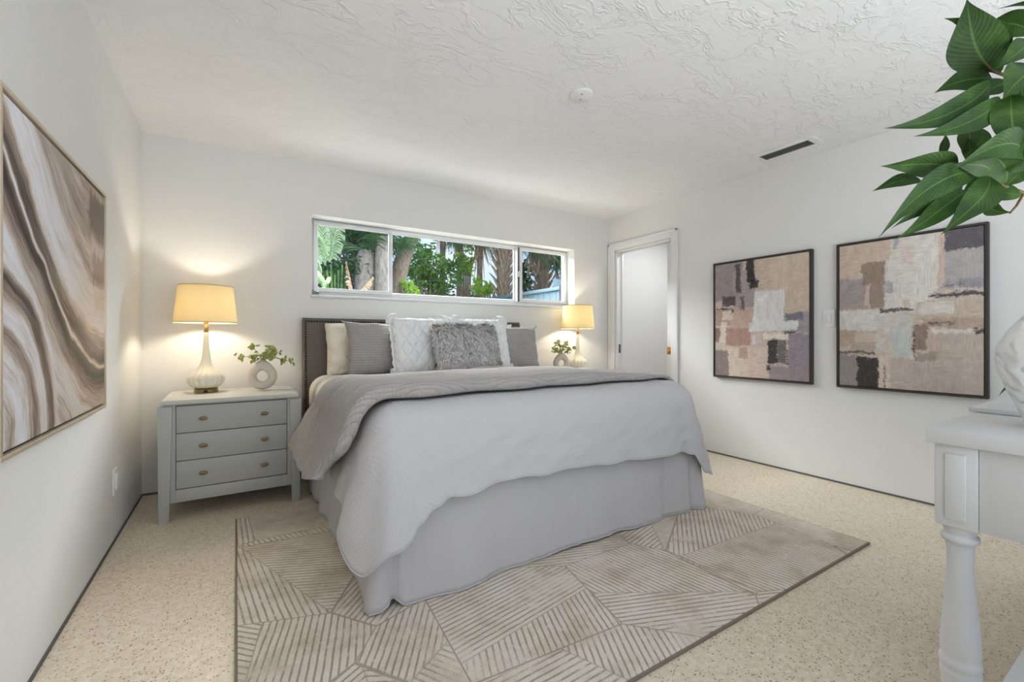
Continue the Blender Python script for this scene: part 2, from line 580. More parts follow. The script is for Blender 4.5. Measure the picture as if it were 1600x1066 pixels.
def mat_swirl(W, H):
    t = NT('swirl_painting_canvas')
    s = t.sep(t.obj())
    u = t.math('ADD', t.math('MULTIPLY', s[1], 1.0 / W), 0.5)
    v = t.math('SUBTRACT', 0.5, t.math('MULTIPLY', s[2], 1.0 / H))
    uv = t.comb(u, v, 0.0)
    wp = t.sep(t.noise(uv, 3.0, 3, 0.55, col=True))
    wu = t.math('ADD', u, t.math('MULTIPLY', t.math('SUBTRACT', wp[0], 0.5), 0.10))
    wv = t.math('ADD', v, t.math('MULTIPLY', t.math('SUBTRACT', wp[1], 0.5), 0.10))
    ex = t.math('MAXIMUM', t.math('SUBTRACT', wu, 0.35), 0.0)
    w = t.math('SUBTRACT', t.math('SUBTRACT', wu, wv), t.math('MULTIPLY', t.math('MULTIPLY', ex, ex), 0.85))
    along = t.math('ADD', wu, wv)
    du = t.math('ADD', wu, 0.12)
    dv = t.math('SUBTRACT', wv, 0.97)
    r = t.math('SQRT', t.math('ADD', t.math('MULTIPLY', du, du), t.math('MULTIPLY', dv, dv)))
    th = t.math('ARCTAN2', dv, du)
    G4 = lambda v_: (v_, v_, v_, 1)
    zw = t.ramp(t.math('ADD', w, 0.5), [(0.00, G4(0.62)), (0.12, G4(0.74)), (0.18, G4(0.52)), (0.24, G4(0.36)), (0.285, G4(0.10)), (0.325, G4(0.20)), (0.345, G4(0.72)), (0.37, G4(0.16)),
                                         (0.42, G4(0.30)), (0.455, G4(0.46)), (0.475, G4(0.62)), (0.52, G4(0.78)), (0.66, G4(0.72)), (0.74, G4(0.48)), (0.82, G4(0.58)), (0.9, G4(0.42)), (1.0, G4(0.5))])
    zr = t.ramp(t.math('MULTIPLY', r, 1.8), [(0.00, G4(0.74)), (0.22, G4(0.70)), (0.32, G4(0.46)), (0.40, G4(0.72)), (0.52, G4(0.66)), (0.60, G4(0.36)), (0.67, G4(0.66)), (0.74, G4(0.72)), (0.80, G4(0.34)), (0.86, G4(0.26)), (0.92, G4(0.66)), (1.0, G4(0.6))])
    arcs = t.sstep(r, 0.545, 0.50)
    stw = t.noise(t.comb(t.math('MULTIPLY', w, 9.0), t.math('MULTIPLY', along, 0.9), 2.0), 2.0, 3, 0.55)
    str_ = t.noise(t.comb(t.math('MULTIPLY', r, 9.0), t.math('MULTIPLY', th, 0.5), 7.0), 2.0, 3, 0.55)
    fnw = t.noise(t.comb(t.math('MULTIPLY', w, 44.0), t.math('MULTIPLY', along, 1.6), 5.0), 2.2, 4, 0.65)
    fnr = t.noise(t.comb(t.math('MULTIPLY', r, 44.0), t.math('MULTIPLY', th, 0.9), 9.0), 2.2, 4, 0.65)
    def blend(a_, b_):
        return t.math('ADD', t.math('MULTIPLY', a_, t.math('SUBTRACT', 1.0, arcs)), t.math('MULTIPLY', b_, arcs))
    def ch(col):
        x = t.n('ShaderNodeSeparateColor')
        t.l(col, x.inputs[0])
        return x.outputs[0]
    st2 = blend(fnw, fnr)
    k = t.math('ADD', blend(ch(zw), ch(zr)), t.math('ADD', t.math('MULTIPLY', t.math('SUBTRACT', blend(stw, str_), 0.5), 0.55), t.math('MULTIPLY', t.math('SUBTRACT', st2, 0.5), 0.60)))
    c = t.ramp(k, [(0.06, lin(46, 36, 32)), (0.20, lin(92, 76, 66)), (0.36, lin(142, 124, 112)), (0.52, lin(186, 170, 158)), (0.64, lin(218, 210, 206)), (0.80, lin(232, 232, 238))])
    # warm lower right, cool upper left
    warm = t.sstep(t.math('ADD', u, t.math('MULTIPLY', v, 0.3)), 0.35, 1.1)
    c = t.mix(t.math('MULTIPLY', warm, 0.75), c, t.mix(1.0, c, lin(248, 226, 200), 'MULTIPLY'))
    # dark brown blot at the upper right with a tan one under it
    un = t.math('ADD', u, t.math('MULTIPLY', t.math('SUBTRACT', t.noise(uv, 12, 4, 0.7), 0.5), 0.16))
    vn = t.math('ADD', v, t.math('MULTIPLY', t.math('SUBTRACT', t.noise(t.vmath('MULTIPLY', uv, (4, 0.6, 1)), 9, 4, 0.7), 0.5), 0.20))
    for x0, y0, x1, y1, rgb, al in ((0.78, 0.24, 1.1, 0.40, (212, 196, 184), 0.8), (0.76, 0.04, 1.1, 0.22, (92, 68, 54), 0.92), (0.80, 0.30, 1.1, 0.43, (142, 112, 84), 0.75), (0.84, 0.46, 1.1, 0.56, (214, 186, 158), 0.7)):
        d = t.math('MINIMUM', t.math('SUBTRACT', (x1 - x0) / 2, t.math('ABSOLUTE', t.math('SUBTRACT', un, (x0 + x1) / 2))),
                   t.math('SUBTRACT', (y1 - y0) / 2, t.math('ABSOLUTE', t.math('SUBTRACT', vn, (y0 + y1) / 2))))
        c = t.mix(t.math('MULTIPLY', t.sstep(d, -0.02, 0.03), al), c, lin(*rgb))
    # gold flecks along one strand
    gl = t.math('MULTIPLY', t.sstep(t.math('ABSOLUTE', t.math('ADD', w, 0.035)), 0.022, 0.004), t.sstep(t.noise(uv, 120, 2, 0.6), 0.55, 0.62))
    c = t.mix(t.math('MULTIPLY', gl, 0.85), c, lin(196, 168, 110))
    return t.fin(c, 0.45, t.bump(st2, 0.12, 0.004), spec=0.35)

def mat_plant_leaf():
    t = NT('ficus_leaf')
    uvn = t.n('ShaderNodeUVMap')
    s = t.sep(uvn.outputs['UV'])
    a = t.math('ABSOLUTE', t.math('SUBTRACT', s[0], 0.5))
    vein = t.math('SINE', t.math('MULTIPLY', t.math('SUBTRACT', s[1], t.math('MULTIPLY', a, 0.5)), 100.0))
    mid = t.sstep(a, 0.035, 0.012)
    base = t.ramp(t.noise(t.obj(), 14, 4, 0.65), [(0.3, lin(28, 52, 18)), (0.55, lin(44, 74, 24)), (0.75, lin(72, 102, 40))])
    c = t.mix(t.math('MULTIPLY', t.sstep(vein, 0.75, 1.0), 0.16), base, lin(96, 136, 66))
    c = t.mix(t.math('MULTIPLY', mid, 0.4), c, lin(104, 140, 74))
    back = t.n('ShaderNodeNewGeometry').outputs['Backfacing']
    t.fin(c, 0.5, t.bump(vein, 0.10, 0.002), spec=0.25)
    tr = t.n('ShaderNodeBsdfTranslucent')
    t.l(c, tr.inputs['Color'])
    m = t.n('ShaderNodeMixShader')
    m.inputs[0].default_value = 0.18
    t.l(t.b.outputs[0], m.inputs[1])
    t.l(tr.outputs[0], m.inputs[2])
    t.l(m.outputs[0], t.out.inputs['Surface'])
    return t.m

M = {}
M['wall'] = mat_wall()
M['ceiling'] = mat_ceiling()
M['floor'] = mat_terrazzo()
M['trim'] = plain('white_trim_paint', (236, 236, 236), 0.35, 0.5)
M['hall'] = plain('hallway_white_paint', (238, 239, 240), 0.7, 0.2)
M['dark_gap'] = plain('dark_floor_joint', (104, 100, 98), 0.8, 0.2)
M['alu'] = plain('white_window_frame', (225, 226, 226), 0.45, 0.4)
M['track'] = plain('dark_window_track', (86, 84, 84), 0.6, 0.3)
def mat_sill():
    t = NT('chipped_sill')
    p = t.pos()
    chip = t.sstep(t.noise(t.vmath('MULTIPLY', p, (1, 1, 2)), 16, 5, 0.7), 0.64, 0.67)
    c = t.mix(chip, lin(226, 226, 224), lin(120, 112, 104))
    return t.fin(c, 0.6, t.bump(t.noise(p, 40, 4, 0.6), 0.4, 0.004), spec=0.3)
M['sill'] = mat_sill()
M['glass'] = mat_glass()
M['plate'] = plain('white_plastic', (238, 238, 236), 0.35, 0.5)
M['vent_dark'] = plain('vent_louvre_grey', (168, 168, 162), 0.5, 0.3)
M['screw'] = plain('screw_metal', (110, 110, 112), 0.4, 0.5, 0.8)
M['brass'] = plain('aged_brass', (176, 132, 74), 0.35, 0.5, 0.9)
M['antique'] = plain('antique_bronze_knob', (142, 120, 88), 0.45, 0.5, 0.55, (120, 0.3, 0.002))
M['rug'] = mat_rug()
M['rug_edge'] = plain('rug_binding', (138, 126, 112), 0.95, 0.1)

# ------------------------------------------------------------------ room shell
RX, RH, FY = 4.255, 2.44, -4.45                # right wall, ceiling height, front wall
WX0, WX1, WZ0, WZ1 = 1.043, 3.728, 1.395, 2.035
WT = 0.208
g = G().box(-0.2, RX + 2.0, FY - 0.2, 0.2, -0.12, 0.0)
struct(g.build('floor', M['floor'], smooth=False), 'beige terrazzo floor with fine brown chips')
g = G().box(-0.2, RX + 2.0, FY - 0.2, 0.5, RH, RH + 0.2)
struct(g.build('ceiling', M['ceiling'], smooth=False), 'white ceiling with trowelled plaster texture')
g = G()
g.box(-0.2, WX0, 0, WT, 0, RH).box(WX1, RX, 0, WT, 0, RH).box(WX0, WX1, 0, WT, 0, WZ0).box(WX0, WX1, 0, WT, WZ1, RH)
struct(g.build('wall_back', M['wall'], smooth=False), 'grey painted wall behind the bed')
g = G().box(-0.2, 0, FY, 0, 0, RH)
struct(g.build('wall_left', M['wall'], smooth=False))
DY0, DY1, DZ = -0.885, -0.105, 2.06             # doorway in the right wall
g = G()
g.box(RX, RX + 0.12, FY, DY0, 0, RH).box(RX, RX + 0.12, DY1, WT, 0, RH).box(RX, RX + 0.12, DY0, DY1, DZ, RH)
struct(g.build('wall_right', M['wall'], smooth=False))
FX0, FX1, FZ0, FZ1 = 0.4, 3.6, 0.45, 2.25      # opening made up behind the photographer to admit the fill lamps
g = G()
g.box(-0.2, FX0, FY - 0.15, FY, 0, RH).box(FX1, RX + 0.12, FY - 0.15, FY, 0, RH).box(FX0, FX1, FY - 0.15, FY, 0, FZ0).box(FX0, FX1, FY - 0.15, FY, FZ1, RH)
struct(g.build('wall_front', M['wall'], smooth=False))
# hallway beyond the pocket door
HX = RX + 1.25
g = G()
g.box(HX, HX + 0.1, -2.6, 0.2, 0, RH).box(RX + 0.12, HX, 0.1, 0.2, 0, RH).box(RX + 0.12, HX, -2.7, -2.6, 0, RH)
struct(g.build('wall_hallway', M['hall'], smooth=False))

# thin dark joint where the walls meet the terrazzo
for nm, b in (('baseboard_left', (0, 0.006, FY, -0.006, 0, 0.012)), ('baseboard_back', (0, RX, -0.006, 0, 0, 0.012)), ('baseboard_right', (RX - 0.006, RX, FY, DY0 - 0.085, 0, 0.012))):
    struct(G().box(*b).build(nm, M['dark_gap'], smooth=False))

# window
def build_window():
    root = bpy.data.objects.new('window_1', None)
    COL.objects.link(root)
    struct(root)
    y0, y1 = 0.150, 0.205
    zb, zt = 1.438, 2.018
    fr = G()
    fr.box(WX0 + 0.002, WX1 - 0.002, y0, y1, WZ0 + 0.004, zb + 0.018, 0.004)
    fr.box(WX0 + 0.002, WX1 - 0.002, y0, y1, zt - 0.012, WZ1 - 0.001, 0.004)
    fr.box(WX0 + 0.002, WX0 + 0.05, y0, y1, zb, zt, 0.004)
    fr.box(WX1 - 0.024, WX1 - 0.002, y0, y1, zb, zt, 0.004)
    fr.build('window_frame', M['alu'], root)
    # two sliding side sashes in front, fixed middle pane behind
    def sash(x0, x1, ya, yb, w=0.028):
        s = G()
        a, b = zb, zt
        s.box(x0, x1, ya, yb, a, a + w, 0.003).box(x0, x1, ya, yb, b - w, b, 0.003)
        s.box(x0, x0 + w, ya, yb, a + w, b - w, 0.003).box(x1 - w, x1, ya, yb, a + w, b - w, 0.003)
        o = s.build('sash', M['alu'], root)
        p = G().box(x0 + w * 0.7, x1 - w * 0.7, (ya + yb) / 2 - 0.002, (ya + yb) / 2 + 0.002, a + w * 0.7, b - w * 0.7)
        p.build('pane', M['glass'], root, o, smooth=False)
        return o
    sash(WX0 + 0.032, 1.724, 0.128, 0.148, 0.032)
    sash(1.716, 3.062, 0.168, 0.190, 0.024)
    sash(3.088, WX1 - 0.004, 0.128, 0.148, 0.034)
    d = G().box(3.060, 3.086, 0.134, 0.156, zb + 0.002, zt - 0.004)
    d.build('track_channel', M['track'], root)
    G().box(3.052, 3.062, 0.122, 0.166, zb + 0.002, zt - 0.004, 0.002).build('mullion', M['alu'], root)
    lt = G().box(3.064, 3.084, 0.114, 0.134, 1.70, 1.76, 0.004)
    lt.build('latch', M['alu'], root)
    h = G().box(WX0 + 0.012, WX0 + 0.06, 0.03, 0.07, WZ0 + 0.006, WZ0 + 0.035, 0.006).tube([(WX0 + 0.03, 0.035, WZ0 + 0.02), (WX0 + 0.055, 0.02, WZ0 + 0.02)], 0.006)
    h.build('crank', M['screw'], root)
    # sill slab with a rough front lip
    rows = []
    n = 90
    for k in range(n + 1):
        x = WX0 - 0.004 + (WX1 - WX0 + 0.012) * k / n
        rg = 0.006 * nz(x * 9, 3.0) + 0.004 * nz(x * 30, 7.0)
        rows.append([(x, 0.149, WZ0 + 0.003), (x, -0.014 + rg, WZ0 + 0.003 + rg * 0.3), (x, -0.020 + rg, WZ0 - 0.004), (x, -0.018 + rg, WZ0 - 0.016 + rg), (x, -0.002, WZ0 - 0.020 + rg), (x, 0.0, WZ0 - 0.006)])
    G().grid(rows, close=True).build('window_sill', M['sill'], root, angle=60)
    return root
build_window()

# doorway: casing, jambs, pocket door mostly slid into the wall
def build_door():
    root = bpy.data.objects.new('door_1', None)
    COL.objects.link(root)
    struct(root)
    cs = G()
    cw = 0.080
    for (ya, yb, za, zb_) in ((DY0 - cw, DY0, 0.0, DZ + cw), (DY1, DY1 + cw + 0.018, 0.0, DZ + cw), (DY0, DY1, DZ, DZ + cw)):
        cs.box(RX - 0.018, RX - 0.0005, ya, yb, za, zb_, 0.004)
    cs.box(RX - 0.026, RX - 0.016, DY0 - cw, DY0 - cw + 0.022, 0.0, DZ + cw, 0.003)
    cs.box(RX - 0.026, RX - 0.016, DY0 - cw, DY1 + cw + 0.018, DZ + cw - 0.022, DZ + cw, 0.003)
    cs.box(RX - 0.026, RX - 0.016, DY1 + cw - 0.004, DY1 + cw + 0.018, 0.0, DZ + cw, 0.003)
    cs.build('door_casing', M['trim'], root)
    jb = G()
    for xa, xb in ((RX, RX + 0.030), (RX + 0.082, RX + 0.12)):
        jb.box(xa, xb, DY1 - 0.022, DY1 - 0.0005, 0, DZ, 0.003)
        jb.box(xa, xb, DY0 + 0.0005, DY0 + 0.016, 0, DZ, 0.003)
        jb.box(xa, xb, DY0, DY1, DZ - 0.022, DZ - 0.0005, 0.003)
    jb.box(RX + 0.03, RX + 0.082, DY1 - 0.010, DY1 - 0.0005, 0, DZ)
    jb.build('door_jamb', M['trim'], root)
    st = G().box(RX + 0.042, RX + 0.070, DY1 - 0.013, DY1 - 0.010, 0.88, 0.98, 0.001)
    st.build('strike_plate', M['screw'], root)
    sl = G().box(RX + 0.038, RX + 0.074, DY0 - 0.0, DY0 + 0.088, 0.012, DZ - 0.024, 0.003)
    s = sl.build('pocket_door_slab', M['trim'], root)
    pu = G().box(RX + 0.034, RX + 0.0385, DY0 + 0.030, DY0 + 0.086, 0.885, 0.962, 0.002)
    pu.box(RX + 0.030, RX + 0.0345, DY0 + 0.040, DY0 + 0.076, 0.945, 0.955, 0.001)
    pu.lathe([(0.012, 0), (0.012, 0.008), (0.008, 0.010)], (0, 0, 0), 16)
    # turn the thumb roundel to face the room
    k = len(pu.v) - 48
    for i in range(k, len(pu.v)):
        x, y, z = pu.v[i]
        pu.v[i] = (RX + 0.034 - z, DY0 + 0.058 + x, 0.915 + y)
    pu.build('pull', M['brass'], root, s)
build_door()

# ------------------------------------------------------------------ fittings on walls and ceiling
def plate_on(name, label, cat, c, u, n, w, h, dep):
    """u: unit vector along the plate's width, n: out of the wall"""
    root = thing(name, label, cat, c)
    u, n = Vector(u), Vector(n)
    z = Vector((0, 0, 1))
    def slab(hw, hh, d0, d1, dz=0.0, r=0.002):
        g = G().box(-hw, hw, d0, d1, -hh + dz, hh + dz, r)
        g.v = [tuple(Vector(c) + u * p[0] + n * p[1] + z * p[2]) for p in g.v]
        return g
    return root, slab
r_, slab = plate_on('light_switch', 'white rocker light switch between the two block paintings', 'light switch', (RX, -2.278, 1.20), (0, 1, 0), (-1, 0, 0), 0.08, 0.13, 0.008)
slab(0.040, 0.064, 0.0005, 0.008).build('cover_plate', M['plate'], r_)
slab(0.015, 0.032, 0.007, 0.017).build('rocker', M['plate'], r_)
r_, slab = plate_on('wall_outlet', 'white power outlet low on the wall under the swirl painting', 'outlet', (0, -0.785, 0.312), (0, 1, 0), (1, 0, 0), 0.08, 0.13, 0.008)
slab(0.045, 0.066, 0.0005, 0.009).build('cover_plate', M['plate'], r_)
slab(0.020, 0.040, 0.008, 0.016).build('receptacle', M['plate'], r_)

r_ = thing('ceiling_cover_plate', 'round white blank cover plate with two screws on the ceiling', 'ceiling plate', (2.2, -1.887, RH))
G().lathe([(0.066, -0.0005), (0.066, -0.012), (0.060, -0.016), (0.0, -0.016)], (2.2, -1.887, RH), 48, cap=False).build('disc', M['plate'], r_)
for dx in (-0.028, 0.028):
    G().lathe([(0.0045, -0.0155), (0.0045, -0.0175), (0.0, -0.0175)], (2.2 + dx * 0.55, -1.887 + dx * 0.85, RH), 10, cap=False).build('screw', M['screw'], r_)

r_ = thing('ceiling_vent', 'white ceiling air vent with dark louvres near the right wall', 'air vent', (3.97, -2.09, RH))
g = G()
vx0, vx1, vy0, vy1 = 3.875, 4.065, -2.335, -1.915
for b in ((vx0, vx1, vy0, vy0 + 0.05), (vx0, vx1, vy1 - 0.03, vy1), (vx0, vx0 + 0.04, vy0 + 0.05, vy1 - 0.03), (vx1 - 0.04, vx1, vy0 + 0.05, vy1 - 0.03)):
    g.box(b[0], b[1], b[2], b[3], RH - 0.010, RH - 0.0005, 0.002)
g.build('frame', M['plate'], r_)
g = G().box(vx0 + 0.03, vx1 - 0.03, vy0 + 0.04, vy1 - 0.025, RH - 0.003, RH - 0.001)
for k in range(9):
    x = vx0 + 0.044 + k * 0.0125
    g.add([(x, vy0 + 0.05, RH - 0.010), (x + 0.009, vy0 + 0.05, RH - 0.003), (x + 0.009, vy1 - 0.03, RH - 0.003), (x, vy1 - 0.03, RH - 0.010)], [(0, 1, 2, 3)])
g.build('louvres', M['vent_dark'], r_, smooth=False)
for yy in (vy0 + 0.025, vy1 - 0.015):
    G().lathe([(0.004, -0.009), (0.004, -0.0115), (0, -0.0115)], (3.97, yy, RH), 10, cap=False).build('screw', M['screw'], r_)

# ------------------------------------------------------------------ rug
r_ = thing('area_rug', 'greige rug with carved geometric lines under the foot of the bed', 'rug', (1.9, -1.83, 0))
RUG = (0.533, 3.285, -2.862, -0.80)
G().box(RUG[0] + 0.008, RUG[1] - 0.008, RUG[2] + 0.008, RUG[3] - 0.008, 0.0008, 0.0125, 0.003).build('pile', M['rug'], r_)
g = G()
for b in ((RUG[0], RUG[1], RUG[2], RUG[2] + 0.0082), (RUG[0], RUG[1], RUG[3] - 0.0082, RUG[3]), (RUG[0], RUG[0] + 0.0082, RUG[2] + 0.008, RUG[3] - 0.008), (RUG[1] - 0.0082, RUG[1], RUG[2] + 0.008, RUG[3] - 0.008)):
    g.box(*b, 0.0008, 0.010, 0.002)
g.build('binding', M['rug_edge'], r_)
RZ = 0.0127

# ------------------------------------------------------------------ bed
M['headboard'] = mat_cloth('grey_linen_headboard', (112, 108, 102), 260, 5, 0.05)
M['nail'] = plain('dark_bronze_nailhead', (74, 62, 50), 0.35, 0.5, 0.8)
M['sheet'] = mat_cloth('cream_fitted_sheet', (238, 232, 220), 300, 6, 0.18)
M['skirt'] = plain('white_bed_skirt_cotton', (199, 197, 198), 0.9, 0.15, 0.0, (9, 0.12, 0.02))
M['cover'] = mat_coverlet()
M['throw'] = mat_quilted('grey_channel_quilt', (180, 176, 173), 46, 0.6, 1, (0, 60), 0.45, 0.75)
M['wood_dark'] = plain('dark_bed_leg', (58, 48, 40), 0.5, 0.4)
M['boxspring'] = plain('box_spring_cover', (200, 200, 200), 0.9, 0.1)

BX0, BX1, BY0, BY1 = 0.995, 2.965, -2.085, -0.105
BT = 0.775                                       # top of the mattress
bed = thing('bed', 'king bed with grey nailhead upholstered headboard under the strip window', 'bed', (1.98, -1.1, 0))
hb = G().box(0.968, 2.952, -0.098, -0.030, 0.02, 1.203, 0.016, 3)
hb = hb.build('headboard', M['headboard'], bed)
g = G()
def nail(x, z):
    n0 = len(g.v)
    g.lathe([(0.0088, 0.0), (0.0075, 0.0035), (0.004, 0.006), (0.0, 0.0068)], (0, 0, 0), 8, cap=False)
    for i in range(n0, len(g.v)):
        a, b, c = g.v[i]
        g.v[i] = (x + a, -0.0975 - c, z + b)
for row in (0.020,):
    k = 0.968 + row
    while k < 2.952 - row + 0.001:
        nail(k, 1.203 - row); k += 0.0205
    z = 1.203 - row - 0.0205
    while z > 0.30:
        nail(0.968 + row, z); nail(2.952 - row, z); z -= 0.0205
g.build('nailhead_trim', M['nail'], bed, hb)
G().box(0.966, 2.954, -0.080, -0.034, 1.2025, 1.2075, 0.002).build('top_edge_trim', M['nail'], bed, hb)
G().box(BX0 + 0.01, BX1 - 0.01, BY0 + 0.02, BY1, 0.20, 0.43, 0.02).build('box_spring', M['boxspring'], bed)
for x in (BX0 + 0.12, BX1 - 0.12):
    for y in (BY0 + 0.15, BY1 - 0.15):
        z0 = RZ if y < -0.85 else 0.0
        G().box(x - 0.035, x + 0.035, y - 0.035, y + 0.035, z0, 0.20, 0.004).build('leg', M['wood_dark'], bed)

def rrect_point(p, x0, x1, y0, rc, ytop):
    """walk along left side (down from ytop), round the foot, up the right side. p in metres -> (x, y, nx, ny)"""
    L1 = ytop - (y0 + rc)
    A = rc * PI / 2
    L2 = (x1 - x0) - 2 * rc
    if p <= L1:
        return x0, ytop - p, -1.0, 0.0
    p -= L1
    if p <= A:
        a = p / rc
        return x0 + rc - rc * math.cos(a), y0 + rc - rc * math.sin(a), -math.cos(a), -math.sin(a)
    p -= A
    if p <= L2:
        return x0 + rc + p, y0, 0.0, -1.0
    p -= L2
    if p <= A:
        a = p / rc
        return x1 - rc + rc * math.sin(a), y0 + rc - rc * math.cos(a), math.sin(a), -math.cos(a)
    p -= A
    return x1, y0 + rc + p, 1.0, 0.0

# mattress: superellipse cushion
def cushion_box(x0, x1, y0, y1, z0, z1, r, nx=24, ny=24):
    return G().box(x0, x1, y0, y1, z0, z1, r, 6)
G().box(BX0, BX1, BY0, BY1, 0.435, BT, 0.125, 7).build('mattress', M['sheet'], bed, angle=80)

# bed skirt: gathered panel hanging round three sides
def build_skirt():
    x0, x1, y0, rc, yt = BX0 - 0.004, BX1 + 0.006, BY0 - 0.012, 0.035, -0.13
    L1 = yt - (y0 + rc); A = rc * PI / 2; L2 = (x1 - x0) - 2 * rc
    tot = 2 * L1 + 2 * A + L2
    n, m = 420, 16
    cl, cr = L1 + A / 2, L1 + A * 1.5 + L2
    rows = [[] for _ in range(m + 1)]
    for i in range(n + 1):
        p = tot * i / n
        x, y, nx, ny = rrect_point(p, x0, x1, y0, rc, yt)
        side = p < L1 or p > tot - L1
        wav = (math.sin(p * 17 + 3.0 * nz(p * 2, 1)) * 0.45 + nz(p * 6.5, 4) * 1.0) * (0.020 if not side else 0.016)
        fine = nz(p * 24, 9) * 0.007
        pleat = math.exp(-((p - cl) / 0.022) ** 2) * 0.030 + math.exp(-((p - cr) / 0.04) ** 2) * 0.030
        notch = -math.exp(-((p - cl - 0.052) / 0.016) ** 2) * 0.030 - math.exp(-((p - cr + 0.09) / 0.02) ** 2) * 0.022
        belly = 0.035 * math.exp(-((p - cl - 0.28) / 0.22) ** 2) if p > cl else 0.0
        zb = 0.018 + 0.010 * math.sin(p * 4.3 + 1) + 0.006 * nz(p * 9, 2)
        zb += 0.030 * math.exp(-((p - cl - 0.055) / 0.03) ** 2)
        if x < 2.4 and not side: zb -= 0.002
        zb = max(zb, RZ + 0.002)
        for j in range(m + 1):
            s = j / m
            z = 0.425 + (zb - 0.425) * s
            out = 0.006 + (0.016 * s ** 1.3) + (wav + fine + pleat + notch + belly) * (0.15 + 0.85 * s) 
            rows[j].append((x + nx * out, y + ny * out, z))
    o = G().grid(rows).build('bed_skirt', M['skirt'], solid=0.003, angle=80)
    tag(o, 'white gathered bed skirt hanging to the rug below the coverlet', 'bed skirt')
    # stitched hem as a part
    h = G()
    pts = [Vector(p) + Vector((0, 0, 0.004)) for p in rows[-1]]
    h.tube(pts, 0.0035, 6)
    ho = h.build('hem', M['skirt'])
    ho.parent = o
build_skirt()

# coverlet over the foot of the bed
CT = BT + 0.007
def build_coverlet():
    x0, x1, y0, rc, yt = BX0 - 0.016, BX1 + 0.016, BY0 - 0.016, 0.11, -1.32
    er = 0.145
    L1 = yt - (y0 + rc); A = rc * PI / 2; L2 = (x1 - x0) - 2 * rc
    tot = 2 * L1 + 2 * A + L2
    cl, cr = L1 + A / 2, L1 + A * 1.5 + L2
    f0 = L1 + A - (x0 + rc)                      # p = f0 + x along the foot
    keys = [(0.0, 0.40, 0.035), (L1 * 0.45, 0.39, 0.045), (L1 * 0.75, 0.36, 0.075), (L1 - 0.02, 0.30, 0.115), (cl, 0.185, 0.098),
            (f0 + 1.06, 0.27, 0.12), (f0 + 1.13, 0.35, 0.115), (f0 + 1.19, 0.395, 0.105), (f0 + 1.28, 0.418, 0.062), (f0 + 1.36, 0.414, 0.07), (f0 + 1.55, 0.432, 0.062), (f0 + 1.9, 0.428, 0.058),
            (f0 + 2.35, 0.402, 0.055), (f0 + 2.72, 0.392, 0.060), (f0 + 2.84, 0.37, 0.055), (cr - 0.03, 0.24, 0.060), (cr + 0.03, 0.20, 0.115), (tot - L1 + 0.05, 0.285, 0.235), (tot - L1 * 0.6, 0.37, 0.07), (tot, 0.40, 0.03)]
    n = 460
    prof = []
    top_in = 5
    arc_n, drop_n = 8, 26
    rows = [[] for _ in range(top_in + 1 + arc_n + drop_n)]
    for i in range(n + 1):
        p = tot * i / n
        x, y, nx, ny = rrect_point(p, x0, x1, y0, rc, yt)
        hz, ho = keyed(keys, p)
        hz += 0.004 * math.sin(p * 16) + 0.004 * nz(p * 7, 3)
        if y < -1.9 and p < tot - L1 - A: hz -= 0.003 * math.sin(p * 30)
        # inner spine point
        sx, sy = 1.98, max(y, -1.5)
        ex, ey = x - nx * er, y - ny * er
        if p < L1 or p > tot - L1: sy = max(y, -1.5)
        else: sy = -1.5
        for j in range(top_in + 1):
            s = j / top_in
            X, Y = sx + (ex - sx) * s, sy + (ey - sy) * s
            rows[j].append((X, Y, CT + 0.004 * nz(X * 4, Y * 4, 2) * (1 if j < top_in else 0.3)))
        # rounded shoulder
        for j in range(1, arc_n + 1):
            a = (j / arc_n) * PI / 2 * 0.92
            o = er * math.sin(a)
            rows[top_in + j].append((ex + nx * o, ey + ny * o, CT - er * (1 - math.cos(a)) + 0.003 * nz(p * 8, j * 0.4, 5)))
        lx, ly, lz = rows[top_in + arc_n][-1]
        tx, ty = -ny, nx
        for j in range(1, drop_n):
            s = j / (drop_n - 1)
            z = lz + (hz - lz) * s
            fold = (math.sin(p * 8.5 + 1.6 * nz(p * 1.3, 8)) * 0.55 + nz(p * 6.0, s * 1.2, 6) * 0.7) * 0.013 * s
            fold += 0.010 * nz(p * 9 + s * 3.0, s * 3.5, 16) * min(1, s * 4)
            cf = abs(p - cl) < 0.55 or abs(p - cr) < 0.4
            if cf:
                d = p - (cl if abs(p - cl) < 0.55 else cr)
                fold += math.cos(d * 17.0) * 0.020 * s * math.exp(-(d / 0.28) ** 2)
            out = ho * (s ** 0.9) + fold
            rows[top_in + arc_n + j].append((lx + nx * out, ly + ny * out, z))
    rows = [r for r in rows if r]
    o = G().grid(rows).build('coverlet', M['cover'], solid=0.006, angle=80)
    tag(o, 'white textured coverlet draped over the foot and corners of the bed', 'coverlet')
    h = G()
    h.tube([Vector(p) for p in rows[-1]], 0.0042, 6)
    ho = h.build('hem', M['skirt'])
    ho.parent = o
build_coverlet()

